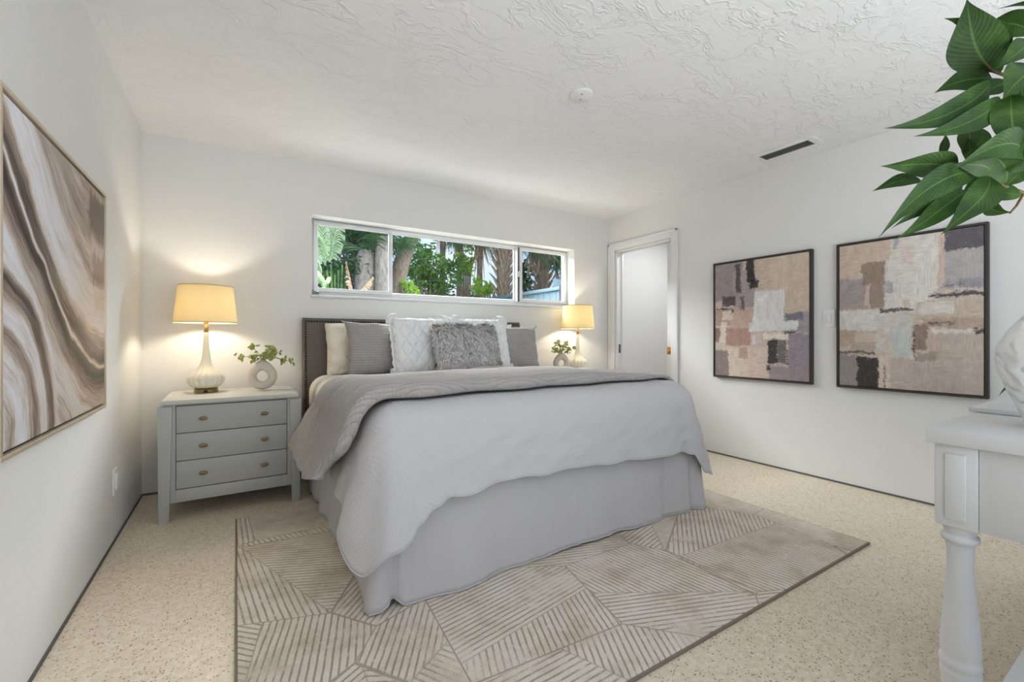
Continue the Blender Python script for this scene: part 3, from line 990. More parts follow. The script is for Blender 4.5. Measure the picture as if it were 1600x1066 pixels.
# grey quilt folded thick across the bed
def build_throw():
    base = CT + 0.014
    er = 0.115
    exl, exr = BX0 - 0.022, BX1 + 0.022          # outside of the coverlet flanks
    # path across the bed: (x, z, nx, nz)
    path = []
    drop_l, drop_r = 0.335, 0.22
    for k in range(18):
        s = 1 - k / 17
        path.append((exl - 0.012 - 0.105 * s ** 1.1, base - er - 0.315 * s, -0.96, 0.28))
    for k in range(1, 11):
        a = PI / 2 * (k / 10)
        path.append((exl + er - er * math.cos(a) - 0.012 * (1 - k / 10), base - er + er * math.sin(a), -math.cos(a), math.sin(a)))
    for k in range(1, 60):
        x = exl + er + (exr - exl - 2 * er) * k / 60
        path.append((x, base, 0.0, 1.0))
    for k in range(11):
        a = PI / 2 * (k / 10)
        path.append((exr - er + er * math.sin(a), base - er + er * math.cos(a), math.sin(a), math.cos(a)))
    for k in range(1, 8):
        s = k / 7
        path.append((exr + 0.015 + 0.07 * s, base - er - (drop_r - er) * s, 0.97, 0.24))
    n = len(path)
    # arclength
    acc = [0.0]
    for a, b in zip(path, path[1:]):
        acc.append(acc[-1] + math.hypot(b[0] - a[0], b[1] - a[1]))
    tot = acc[-1]
    fk = [(0.0, -1.80), (0.25, -1.93), (0.42, -1.985), (0.6, -1.985), (0.95, -1.945), (1.4, -1.94), (2.0, -1.93), (2.3, -1.935), (tot, -1.90)]
    bk = [(0.0, -0.68), (0.2, -0.84), (0.40, -1.06), (0.62, -1.17), (1.0, -1.14), (1.6, -1.02), (2.2, -0.94), (tot, -0.95)]
    rows = []
    for (x, z, nx, nzz), s in zip(path, acc):
        yf = keyed(fk, s)[0] + 0.018 * math.sin(s * 14 + 1) + 0.012 * nz(s * 6, 5)
        yb = keyed(bk, s)[0] + 0.015 * nz(s * 5, 8)
        T = 0.070 if s > 0.45 else 0.050 + 0.020 * s / 0.45
        Tb = 0.045
        if s > tot - 0.95:
            q = min(1.0, (s - tot + 0.95) / 0.60)
            T, Tb = 0.070 - 0.048 * q, 0.045 - 0.027 * q
        loop = []
        N = 26
        # under side from back to front
        for k in range(7):
            q = k / 6
            loop.append((x, yb + (yf + 0.03 - yb) * q, z))
        # rolled front edge
        for k in range(1, 8):
            a = -PI / 2 + PI * k / 8
            rr = T / 2
            o = rr + rr * math.sin(a)
            loop.append((x + nx * o, yf + 0.02 - rr * 0.9 * math.cos(a), z + nzz * o))
        # top from front to back with soft tucks
        for k in range(20):
            q = k / 19
            th = T + (Tb - T) * q
            th += 0.013 * math.sin(q * 30 + 3.0 * nz(s * 2.2, 3) + s * 1.5) * (0.35 + 0.65 * abs(nz(s * 1.7, q * 2, 4)) * 2) * min(1, q * 6)
            th += 0.010 * nz(s * 3.1, q * 5, 12)
            yy = yf + 0.035 + (yb - yf - 0.055) * q
            loop.append((x + nx * th, yy, z + nzz * th))
        for k in range(1, 5):
            a = PI / 2 - PI * k / 5
            rr = Tb / 2
            o = rr + rr * math.sin(a)
            loop.append((x + nx * o, yb - 0.02 + rr * math.cos(a), z + nzz * o))
        if s < 0.33:                             # the hanging hem rises towards its front and back corners
            q = 1 - s / 0.33
            loop = [(a, b, c + q * (0.085 * smooth01((-1.45 - b) / 0.4) + 0.03 * smooth01((b + 0.95) / 0.25))) for a, b, c in loop]
        rows.append(loop)
    g = G().grid(rows, close=True)
    m = len(rows[0])
    g.f.append(tuple(range(m)))
    g.f.append(tuple((len(rows) - 1) * m + k for k in range(m - 1, -1, -1)))
    o = g.build('folded_quilt', M['throw'], angle=80)
    tag(o, 'grey channel-stitched quilt folded across the bed, hanging off its left side', 'quilt')
build_throw()

# ------------------------------------------------------------------ pillows
M['pillow_cream'] = mat_cloth('cream_pillowcase', (238, 230, 214), 300, 8, 1.0)
M['pillow_white'] = mat_cloth('white_pillowcase', (236, 236, 236), 300, 9, 0.4)
M['sham'] = mat_quilted('grey_stitched_sham', (172, 169, 167), 52, 0.6, 2, (0, 60), 0.4)
M['euro'] = mat_diamond('white_diamond_quilting', (238, 239, 240), 10.5)
M['fur_base'] = plain('grey_fur_backing', (160, 157, 156), 0.95, 0.1)
def mat_fur():
    t = NT('grey_long_fur')
    c = t.ramp(t.noise(t.obj(), 60, 4, 0.7), [(0.3, lin(176, 174, 176)), (0.5, lin(216, 213, 213)), (0.70, lin(246, 243, 241))])
    return t.fin(c, 0.7, None, spec=0.25)
M['fur'] = mat_fur()

def pillow_pts(w, h, T, n=30, pinch=0.05, ear=0.0, wr=0.006, seed=0, cr=0.04, sag=0.0):
    """front and back sheets of a stuffed pillow in local x (width), y (thickness), z (height from its base)"""
    def pt(u, v, sgn):
        q = max(0.0, (1 - abs(u) ** 3.2)) * max(0.0, (1 - abs(v) ** 3.2))
        th = T / 2 * q ** 0.42
        th += wr * (nz(u * 3 + seed, v * 3, seed) + 0.6 * nz(u * 8 + v * 3 + seed, v * 6, seed + 4)) * (q ** 0.3)
        px = u * w / 2 * (1 - pinch * (1 - v * v)) * (1 + ear * (u * u * v * v) ** 3)
        pz = v * h / 2 * (1 - pinch * (1 - u * u)) * (1 + ear * (u * u * v * v) ** 3)
        px += 0.006 * nz(v * 4 + seed, u * 2, 3)
        pz += 0.006 * nz(u * 4 + seed, v * 2, 7)
        if v < 0: pz *= (1 - sag)
        rnd_c = 1 - cr * (u * u * v * v) ** 2
        return (px * rnd_c, sgn * th * (1.0 if sgn < 0 else 0.8), pz * rnd_c)
    return pt
def pillow(name, label, cat, c, w, h, T, mat, lean=12, yaw=0, roll=0, group=None, **kw):
    """c = world point of the middle of the pillow"""
    pt = pillow_pts(w, h, T, **{k: v for k, v in kw.items() if k != 'n'})
    n = kw.get('n', 34)
    mtx = Matrix.Rotation(math.radians(yaw), 3, 'Z') @ Matrix.Rotation(math.radians(-lean), 3, 'X') @ Matrix.Rotation(math.radians(roll), 3, 'Y')
    cs = Vector(c)
    us = [math.sin(PI / 2 * (-1 + 2 * i / n)) * 0.35 + (-1 + 2 * i / n) * 0.65 for i in range(n + 1)]
    g = G()
    f_rows = [[mtx @ Vector(pt(u, v, -1)) for u in us] for v in us]
    b_rows = [[mtx @ Vector(pt(u, v, 1)) for u in us] for v in us]
    g.grid(f_rows)
    g.grid([r[::-1] for r in b_rows])
    me_o = g.build(name, mat, angle=80)
    bm = bmesh.new(); bm.from_mesh(me_o.data)
    bmesh.ops.remove_doubles(bm, verts=bm.verts[:], dist=0.0006)
    bmesh.ops.recalc_face_normals(bm, faces=bm.faces[:])
    bm.to_mesh(me_o.data); bm.free()
    me_o.data.polygons.foreach_set('use_smooth', [True] * len(me_o.data.polygons))
    me_o.location = cs
    tag(me_o, label, cat, group)
    return me_o, pt, mtx

PZ = BT + 0.004
pillow('sleeping_pillow', 'cream pillow leaning on the headboard at the lamp-lit left end', 'pillow', (1.47, -0.225, PZ + 0.190), 0.74, 0.42, 0.19, M['pillow_cream'], 12, 2, seed=3, wr=0.034, pinch=0.05, ear=0.0, cr=0.03)
pillow('sleeping_pillow', 'white pillow almost hidden behind the right grey sham', 'pillow', (2.44, -0.215, PZ + 0.195), 0.70, 0.43, 0.17, M['pillow_white'], 12, -2, seed=5, wr=0.018, pinch=0.06, ear=0.05)
def sham(label, c, yaw, seed, roll=0, w=0.68):
    o, pt, mtx = pillow('pillow_sham', label, 'pillow', c, w, 0.41, 0.19, M['sham'], 14, yaw, roll, 'grey stitched shams', seed=seed, wr=0.020, pinch=0.045, ear=0.03, cr=0.0)
    for sx in (-1, 1):                           # small tied corner tips
        e = G()
        for k in range(3):
            d = Vector((sx * (0.02 + 0.012 * k), -0.004, 0.012 + 0.004 * k))
            b = mtx @ Vector((sx * w * 0.5 * 0.985, 0, 0.205 * 0.98))
            e.tube([b - (mtx @ Vector((sx * 0.02, 0, 0.01))), b, b + mtx @ d * 0.7], [0.014, 0.011 - 0.002 * k, 0.005], 7)
        eo = e.build('corner_tie', M['sham'])
        eo.parent = o
    return o
sham('grey stitched sham at the left, in front of the cream pillow', (1.565, -0.395, PZ + 0.192), 3, 11)
sham('grey stitched sham at the right end of the pillow row', (2.615, -0.375, PZ + 0.178), -6, 17, 0, 0.64)
def euro(label, c, yaw, seed):
    o, pt, mtx = pillow('quilted_euro_pillow', label, 'pillow', c, 0.50, 0.46, 0.15, M['euro'], 17, yaw, 0, 'white diamond-quilted euro pillows', seed=seed, wr=0.012, pinch=0.05, ear=0.0, cr=0.09)
    # scalloped flange round the edge
    rows = []
    for (nu, nv) in ((0, -1), (1, 0), (0, 1), (-1, 0)):
        tu, tv = -nv, nu                          # walk direction along this side
        nrm = Vector((nu, 0, nv))
        for k in range(25):
            f = -0.86 + 1.72 * k / 24
            p = Vector(pt(nu + tu * f, nv + tv * f, -1)); p.y = 0.0
            sc = 0.013 + 0.004 * math.cos(k * PI / 2)
            rows.append([mtx @ (p - nrm * 0.014), mtx @ (p + nrm * sc * 0.5 + Vector((0, 0.003 * math.sin(k * 1.7), 0))), mtx @ (p + nrm * sc)])
        cu, cv = nu + tu, nv + tv
        c = Vector(pt(cu * 0.87, cv * 0.87, -1)); c.y = 0.0
        a0 = math.atan2(nv, nu)
        for k in range(11):
            a = a0 - 0.42 + (PI / 2 + 0.84) * k / 10
            d = Vector((math.cos(a), 0, math.sin(a)))
            rows.append([mtx @ c, mtx @ (c + d * 0.035 + Vector((0, -0.005, 0))), mtx @ (c + d * 0.068)])
    rows.append(rows[0])
    fo = G().grid(rows).build('flange', M['euro'], solid=0.006, angle=80)
    fo.parent = o
euro('white diamond-quilted pillow in front of the left grey sham', (1.765, -0.535, PZ + 0.213), 2, 23)
euro('white diamond-quilted pillow mostly behind the fur pillow', (2.285, -0.520, PZ + 0.218), -3, 29)

o, pt, mtx = pillow('fur_pillow', 'grey shaggy faux-fur cushion at the front of the pillow row', 'pillow', (2.06, -0.700, PZ + 0.195), 0.53, 0.385, 0.17, M['fur_base'], 20, 0, seed=31, wr=0.006, pinch=0.02)
def build_fur():
    rnd = random.Random(5)
    vs, fs = [], []
    def sample(u, v, sgn):
        return mtx @ Vector(pt(u, v, sgn))
    clump = [(rnd.uniform(-1, 1), rnd.uniform(-1, 1)) for _ in range(260)]
    for i in range(12000):
        sgn = -1 if rnd.random() < 0.80 else 1
        if rnd.random() < 0.22:
            s = rnd.uniform(-1, 1); e = rnd.choice((-1, 1)) * rnd.uniform(0.93, 1.0)
            u, v = (s, e) if rnd.random() < 0.5 else (e, s)
        else:
            u, v = rnd.uniform(-0.98, 0.98), rnd.uniform(-0.98, 0.98)
        p = sample(u, v, sgn)
        e = 0.03
        du = sample(min(u + e, 1), v, sgn) - sample(max(u - e, -1), v, sgn)
        dv = sample(u, min(v + e, 1), sgn) - sample(u, max(v - e, -1), sgn)
        nrm = du.cross(dv)
        if nrm.length < 1e-9: continue
        nrm.normalize()
        if (nrm.y > 0) == (sgn < 0): nrm = -nrm
        # lay the hair downwards with a swirl
        a = 1.6 * nz(u * 2.2, v * 2.2, 3) + 0.8 * nz(u * 7, v * 7, 8)
        lay = (dv.normalized() * -math.cos(a) + du.normalized() * math.sin(a))
        edge = max(abs(u), abs(v))
        d = (nrm * 0.55 + lay * 0.85 + (mtx @ Vector((u, 0, v))) * (0.5 if edge > 0.9 else 0.0)).normalized()
        L = rnd.uniform(0.026, 0.048)
        wv = d.cross(nrm).normalized() * rnd.uniform(0.0016, 0.0030)
        m = p + d * L * 0.5 + nrm * 0.004
        t = p + d * L + lay * L * 0.25 - nrm * 0.003
        cu, cv = math.floor(u * 11 + nz(u * 5, v * 5, 21) * 2), math.floor(v * 8 + nz(u * 5, v * 5, 27) * 2)
        cc = sample(max(-1, min(1, (cu + 0.5) / 11)), max(-1, min(1, (cv + 0.5) / 8)), sgn)
        pull = (cc - p); pull = pull if pull.length < 0.05 else pull.normalized() * 0.05
        t += pull * 0.55; m += pull * 0.15
        k = len(vs)
        p0 = p - nrm * 0.002
        vs += [p0 - wv, p0 + wv, m - wv * 0.8, m + wv * 0.8, t]
        fs += [(k, k + 1, k + 3, k + 2), (k + 2, k + 3, k + 4)]
    g = G(); g.v = [tuple(x) for x in vs]; g.f = fs
    me = bpy.data.meshes.new('fur')
    me.from_pydata(g.v, [], g.f)
    me.materials.append(M['fur'])
    me.update()
    f = bpy.data.objects.new('fur', me)
    COL.objects.link(f)
    f.parent = o
    f['kind'] = 'stuff'
build_fur()

# ------------------------------------------------------------------ nightstands
M['stand'] = plain('grey_painted_wood', (182, 184, 181), 0.45, 0.4, 0.0, (35, 0.06, 0.003))
M['stand_top'] = plain('pale_grey_tabletop', (206, 206, 198), 0.4, 0.4, 0.0, (30, 0.06, 0.003))
M['stand_dark'] = plain('dark_drawer_gap', (48, 48, 48), 0.8, 0.1)
NSZ = 0.697
def build_nightstand():
    root = thing('nightstand', 'grey three-drawer nightstand left of the bed, with oval bronze knobs', 'nightstand', (0.525, -0.37, 0), 'nightstands')
    X0, X1, Y0, Y1 = 0.173, 0.880, -0.648, -0.10
    tp = G().box(X0, X1, Y0, Y1, NSZ - 0.026, NSZ, 0.004)
    top = tp.build('tabletop', M['stand_top'], root)
    gr = G()
    for a in (0.085, X1 - X0 - 0.085):
        gr.box(X0 + a - 0.001, X0 + a + 0.001, Y0 + 0.02, Y1 - 0.02, NSZ - 0.001, NSZ + 0.0004)
    gr.box(X0 + 0.085, X1 - 0.085, Y1 - 0.09, Y1 - 0.088, NSZ - 0.001, NSZ + 0.0004)
    gr.box(X0 + 0.085, X1 - 0.085, Y0 + 0.085, Y0 + 0.087, NSZ - 0.001, NSZ + 0.0004)
    gr.build('groove', M['stand'], root, top)
    cb = G()
    cx0, cx1 = 0.185, 0.868
    cb.box(cx0, cx1, -0.60, -0.115, 0.115, NSZ - 0.0265)
    # face frame
    fy0, fy1 = -0.630, -0.600
    cb.box(cx0 + 0.0, 0.240, fy0, fy1, 0.105, NSZ - 0.0265, 0.002).box(0.815, cx1, fy0, fy1, 0.105, NSZ - 0.0265, 0.002)
    cb.box(0.240, 0.815, fy0, fy1, 0.105, 0.176, 0.002).box(0.240, 0.815, fy0, fy1, 0.663, NSZ - 0.0265, 0.001)
    cb.build('carcass', M['stand'], root)
    G().box(0.241, 0.814, -0.6015, -0.600, 0.177, 0.662).build('drawer_recess', M['stand_dark'], root)
    zs = [0.179, 0.341, 0.5015, 0.661]
    for k in range(3):
        d = G().box(0.2425, 0.8125, -0.627, -0.602, zs[k] + 0.0015, zs[k + 1] - 0.0025, 0.0025)
        do = d.build('drawer', M['stand'], root)
        for x in (0.372, 0.688):
            kn = G()
            zc = (zs[k] + zs[k + 1]) / 2
            n0 = 0
            kn.lathe([(0.006, 0.0), (0.006, 0.010), (0.017, 0.013), (0.019, 0.018), (0.015, 0.023), (0.0, 0.026)], (0, 0, 0), 20, cap=False)
            kn.v = [(x + a * 1.15, -0.627 - c, zc + b * 0.62) for a, b, c in kn.v]
            kn.build('knob', M['antique'], root, do)
    def leg(xa, xb, ya, yb, inward):
        def tp(bm):
            for v in bm.verts:
                if v.co.z < 0.1:
                    if inward > 0: v.co.x = v.co.x if v.co.x > (xa + xb) / 2 else v.co.x
                    # taper on the inside face only, from the apron down
                    if inward > 0 and v.co.x > (xa + xb) / 2: v.co.x -= 0.020
                    if inward < 0 and v.co.x < (xa + xb) / 2: v.co.x += 0.020
                    v.co.x += 0.006 * inward
        return G().box(xa, xb, ya, yb, 0.0, 0.660, 0.003, 2, tp).build('leg', M['stand'], root)
    leg(0.158, 0.226, -0.648, -0.6305, 1)
    leg(0.827, 0.893, -0.648, -0.6305, -1)
    leg(0.158, 0.1845, -0.16, -0.105, 1)
    leg(0.8685, 0.893, -0.16, -0.105, -1)
    for xa, xb in ((0.160, 0.1845), (0.8685, 0.891)):
        G().box(xa, xb, -0.630, -0.57, 0.0, 0.660, 0.003).build('leg_return', M['stand'], root)
    return root
ns1 = build_nightstand()
NSD = 3.12
ns2 = copy_tree(ns1, None, (0.525 + NSD, -0.37, 0))
ns2['label'] = 'grey three-drawer nightstand behind the bed on the doorway side'

# ------------------------------------------------------------------ lamps
M['ceramic'] = plain('cream_ceramic_glaze', (236, 230, 212), 0.22, 0.6)
M['shade'] = mat_shade()
M['shade_trim'] = plain('shade_edge_tape', (206, 186, 146), 0.9, 0.1)
M['lamp_metal'] = plain('bronze_lamp_metal', (150, 124, 92), 0.35, 0.5, 0.8)
M['black'] = plain('black_plastic', (30, 28, 28), 0.4, 0.4)
BULB = (1.0, 0.91, 0.77)
def build_lamp(c, label):
    x, y, z = c
    root = thing('table_lamp', label, 'lamp', c, 'gourd table lamps')
    G().lathe([(0.066, 0.0005), (0.068, 0.004), (0.066, 0.006), (0.066, 0.020), (0.068, 0.022), (0.064, 0.027), (0.03, 0.027)], c, 40).build('base', M['lamp_metal'], root)
    G().box(x - 0.012, x + 0.012, y - 0.070, y - 0.062, z + 0.006, z + 0.020, 0.002).build('outlet_socket', M['black'], root)
    prof = [(0.050, 0.0275), (0.068, 0.033), (0.086, 0.045), (0.097, 0.062), (0.102, 0.082), (0.100, 0.100), (0.092, 0.117), (0.078, 0.132), (0.060, 0.147), (0.045, 0.163),
            (0.034, 0.184), (0.0265, 0.212), (0.0215, 0.250), (0.0175, 0.295), (0.0150, 0.340), (0.0140, 0.375), (0.0142, 0.392), (0.012, 0.394)]
    def rib(a, zz):
        k = min(max((zz - 0.02) / 0.05, 0), 1) * min(max((0.30 - zz) / 0.16, 0.0), 1)
        return 1 + 0.075 * k * (abs(math.sin(a * 8)) - 0.62)
    G().lathe(prof, c, 128, rib).build('gourd_body', M['ceramic'], root, angle=80)
    G().lathe([(0.011, 0.392), (0.0125, 0.396), (0.0125, 0.445), (0.010, 0.450), (0.016, 0.454), (0.016, 0.486), (0.010, 0.490)], c, 20).build('socket', M['lamp_metal'], root)
    zb, zt, rb, rt = 0.458, 0.696, 0.176, 0.152
    sh = G().lathe([(rb, zb), (rb + (rt - rb) * 0.5, (zb + zt) / 2), (rt, zt)], c, 72, cap=False)
    s = sh.build('lamp_shade', M['shade'], root)
    for r, zz in ((rb, zb), (rt, zt)):
        tr = G().lathe([(r + 0.0012, zz - 0.003), (r + 0.0016, zz + 0.003), (r - 0.0012, zz + 0.003), (r - 0.0012, zz - 0.003), (r + 0.0012, zz - 0.003)], c, 72, cap=False)
        tr.build('edge_tape', M['shade_trim'], root, s)
    hp = G()
    for k in range(3):
        a = k * 2 * PI / 3 + 0.4
        hp.tube([(x, y, z + 0.684), (x + rt * math.cos(a), y + rt * math.sin(a), z + 0.690)], 0.0018, 6)
    pts = [(x + 0.045 * math.sin(PI * t), y, z + 0.480 + 0.20 * t) for t in [i / 12 for i in range(13)]]
    hp.tube(pts, 0.0018, 6)
    hp.tube([(2 * x - p[0], p[1], p[2]) for p in pts], 0.0018, 6)
    hp.lathe([(0.003, 0.680), (0.007, 0.690), (0.009, 0.700), (0.005, 0.712), (0.0, 0.714)], c, 14, cap=False)
    hp.build('harp', M['lamp_metal'], root)
    b = lamp('bulb_light', 'POINT', (0, 0, 0.555), 6.6, BULB, shadow_soft_size=0.03)
    b.parent = root
    return root
LX, LY = 0.368, -0.272
build_lamp((LX, LY, NSZ), 'lit cream gourd table lamp on the left nightstand')
build_lamp((3.595, -0.215, NSZ), 'lit cream gourd table lamp beside the doorway, beyond the bed')

# ------------------------------------------------------------------ ring vases with succulent sprigs
M['stone'] = plain('off_white_stoneware', (214, 204, 194), 0.8, 0.2, 0.0, (140, 0.25, 0.002))
M['sprig'] = mat_leaf('succulent_leaf', (146, 164, 66), (228, 234, 158), 90, 0.15, 0.5)
M['sprig_stem'] = plain('sprig_stem', (92, 100, 62), 0.7, 0.2)
def build_ring_vase(c, label, yaw=0.0):
    x, y, z = c
    g = G()
    rows = []
    N, m = 56, 16
    cz = 0.096
    for i in range(N):
        a = 2 * PI * i / N
        R = 0.063
        row = []
        for k in range(m):
            b = 2 * PI * k / m
            rr = R + 0.028 * math.cos(b)
            dd = 0.028 * math.sin(b)
            px, pz = rr * math.cos(a), rr * math.sin(a)
            # teardrop shoulders rise to the neck, bottom is cut flat
            top = max(0.0, math.sin(a))
            pz += 0.020 * top ** 6 * (1 if math.cos(b) > 0 else 0.2)
            pz = max(pz + cz, 0.001)
            row.append((px, dd, pz))
        rows.append(row)
    rows.append(rows[0])
    g.grid(rows, close=True)
    g.lathe([(0.016, cz + 0.085), (0.0125, cz + 0.103), (0.0125, cz + 0.114), (0.0095, cz + 0.115), (0.0090, cz + 0.100)], (0, 0, 0), 24, cap=False)
    cs, sn = math.cos(yaw), math.sin(yaw)
    g.v = [(x + cs * p[0] - sn * p[1], y + sn * p[0] + cs * p[1], z + p[2]) for p in g.v]
    o = g.build('ring_vase', M['stone'], angle=80)
    tag(o, label, 'vase', 'ring vases')
    return Vector((x, y, z + cz + 0.113))
def rosette(g, p, d, r, n, rnd):
    d = Vector(d).normalized()
    a = d.orthogonal().normalized(); b = d.cross(a)
    for k in range(n):
        t = rnd.uniform(0, 2 * PI)
        el = rnd.uniform(0.0, 1.25)
        q = (a * math.cos(t) + b * math.sin(t)) * math.cos(el) + d * math.sin(el)
        L = r * rnd.uniform(0.7, 1.1)
        s = q.orthogonal().normalized() * L * 0.19
        u = q.cross(s).normalized() * L * 0.12
        tip = p + q * L
        m = p + q * L * 0.62
        i = len(g.v)
        g.v += [tuple(v) for v in (p, m - s, m + u, m + s, m - u, tip)]
        g.f += [(i, i + 1, i + 2), (i, i + 2, i + 3), (i, i + 4, i + 1), (i, i + 3, i + 4), (i + 5, i + 2, i + 1), (i + 5, i + 3, i + 2), (i + 5, i + 1, i + 4), (i + 5, i + 4, i + 3)]
def build_sprig(mouth, tips, label, seed):
    rnd = random.Random(seed)
    root = thing('succulent_sprig', label, 'plant', mouth, 'succulent sprigs')
    st, lf = G(), G()
    for dx, dy, dz, r, n in tips:
        tip = mouth + Vector((dx, dy, dz))
        mid = mouth + Vector((dx * 0.45, dy * 0.5, dz * 0.35 + 0.022))
        st.tube([mouth - Vector((0, 0, 0.05)), mouth, mid, tip], [0.0018, 0.0018, 0.0016, 0.0012], 5)
        for q in range(int(n * 2.4)):
            p = tip + Vector((rnd.gauss(0, 1), rnd.gauss(0, 1), rnd.gauss(0, 0.8))) * r * 0.55
            rosette(lf, p, (p - mouth) + Vector((0, -0.02, 0.03)), 0.0165, 26, rnd)
    st.build('stem', M['sprig_stem'], root)
    lf.build('foliage', M['sprig'], root, smooth=False)
TIPS = [(-0.125, -0.01, 0.018, 0.022, 5), (-0.062, 0.0, 0.085, 0.020, 5), (-0.045, -0.02, 0.016, 0.030, 8), (0.055, -0.02, 0.075, 0.032, 9), (0.045, -0.03, 0.020, 0.034, 12), (0.075, -0.01, 0.045, 0.026, 6),
        (0.012, -0.03, 0.025, 0.022, 5), (0.120, -0.02, -0.005, 0.020, 5), (0.170, -0.02, -0.018, 0.018, 4)]
m1 = build_ring_vase((0.688, -0.345, NSZ), 'off-white ring vase on the left nightstand', -0.25)
build_sprig(m1, TIPS, 'green succulent sprig in the ring vase on the left nightstand', 3)
m2 = build_ring_vase((3.365, -0.23, NSZ), 'off-white ring vase showing over the bed, beside the far lamp', -0.15)
TIPS2 = [(-0.10, -0.02, 0.030, 0.024, 6), (-0.05, 0.0, 0.085, 0.030, 8), (0.0, -0.02, 0.055, 0.036, 12), (0.055, -0.01, 0.090, 0.026, 6), (0.075, -0.02, 0.03, 0.026, 6), (0.155, -0.01, 0.040, 0.018, 4), (-0.06, -0.03, 0.015, 0.024, 6), (0.04, -0.03, 0.0, 0.022, 5)]
build_sprig(m2, TIPS2, 'green succulent sprig in the ring vase beside the doorway', 8)

# ------------------------------------------------------------------ paintings
M['frame_dark'] = plain('dark_bronze_frame', (62, 56, 50), 0.5, 0.4)
M['frame_gold'] = plain('champagne_frame', (206, 190, 166), 0.35, 0.5, 0.35)
M['liner'] = plain('black_frame_gap', (20, 18, 18), 0.7, 0.2)
def painting(name, label, xw, side, ya, yb, za, zb, fw, dep, mat, fmat, gap):
    """side: +1 hangs on the left wall (faces +x), -1 on the right wall"""
    root = thing(name, label, 'painting', (xw, (ya + yb) / 2, (za + zb) / 2), None)
    def bx(g, d0, d1, a, b, c, d, r=0.0):
        x0, x1 = sorted((xw + side * d0, xw + side * d1))
        return g.box(x0, x1, a, b, c, d, r)
    f = G()
    for b in ((ya, yb, za, za + fw), (ya, yb, zb - fw, zb), (ya, ya + fw, za + fw, zb - fw), (yb - fw, yb, za + fw, zb - fw)):
        bx(f, 0.001, dep, *b, 0.0012)
    f.build('frame', fmat, root)
    b = bx(G(), 0.002, dep - 0.014, ya + fw * 0.8, yb - fw * 0.8, za + fw * 0.8, zb - fw * 0.8)
    b.build('backing', M['liner'], root, smooth=False)
    c = bx(G(), dep - 0.0135, dep - 0.004, ya + fw + gap, yb - fw - gap, za + fw + gap, zb - fw - gap, 0.001)
    c.build('canvas', mat, root)
    return root
SM = [(0, 0, .34, .34, (156, 142, 144)), (.22, .08, .52, .44, (168, 154, 156)), (.46, -.1, 1.1, .46, (202, 179, 152)), (.62, .0, .80, .30, (208, 186, 160)),
      (-.1, .40, .2, .55, (176, 138, 118)), (.2, .40, .45, .62, (198, 162, 140)), (.08, .42, .24, .50, (222, 204, 188)), (.06, .52, .15, .70, (224, 206, 190)),
      (.25, .02, .31, .27, (88, 76, 80)), (.375, -.1, .465, .20, (30, 27, 32)), (.40, .17, .50, .25, (42, 38, 42)), (.30, .30, .35, .42, (104, 92, 98)),
      (.085, .29, .25, .385, (84, 72, 78)), (.03, .395, .22, .415, (60, 50, 52)), (.20, .415, .24, .45, (70, 56, 54)),
      (-.1, .56, .065, .70, (140, 100, 86)), (.13, .57, .43, .73, (176, 128, 110)), (.10, .74, .60, 1.1, (218, 196, 178)), (.40, .74, .60, 1.1, (212, 186, 170)),
      (-.1, .76, .17, 1.1, (138, 120, 116)), (.28, .74, .39, .84, (184, 146, 130)), (.42, .62, .54, .745, (206, 188, 182)), (.44, .63, .48, .73, (224, 208, 200)),
      (.76, .46, 1.1, .62, (156, 148, 156)), (.78, .46, .94, .53, (122, 114, 128)), (.80, .62, 1.1, 1.1, (144, 134, 146)), (.62, .88, 1.1, 1.1, (156, 140, 146)),
      (.45, .27, .77, .60, (224, 224, 220)), (.40, .52, .90, .605, (222, 222, 218)), (.48, .30, .60, .42, (230, 230, 226)),
      (.76, .605, .90, .63, (60, 52, 54)), (.55, .62, .82, .675, (228, 214, 198)), (.60, .675, .71, .875, (44, 42, 46)), (.70, .675, .79, .87, (104, 102, 104)), (.785, .75, .805, .88, (60, 58, 60)), (.59, .88, .635, .93, (50, 40, 40))]
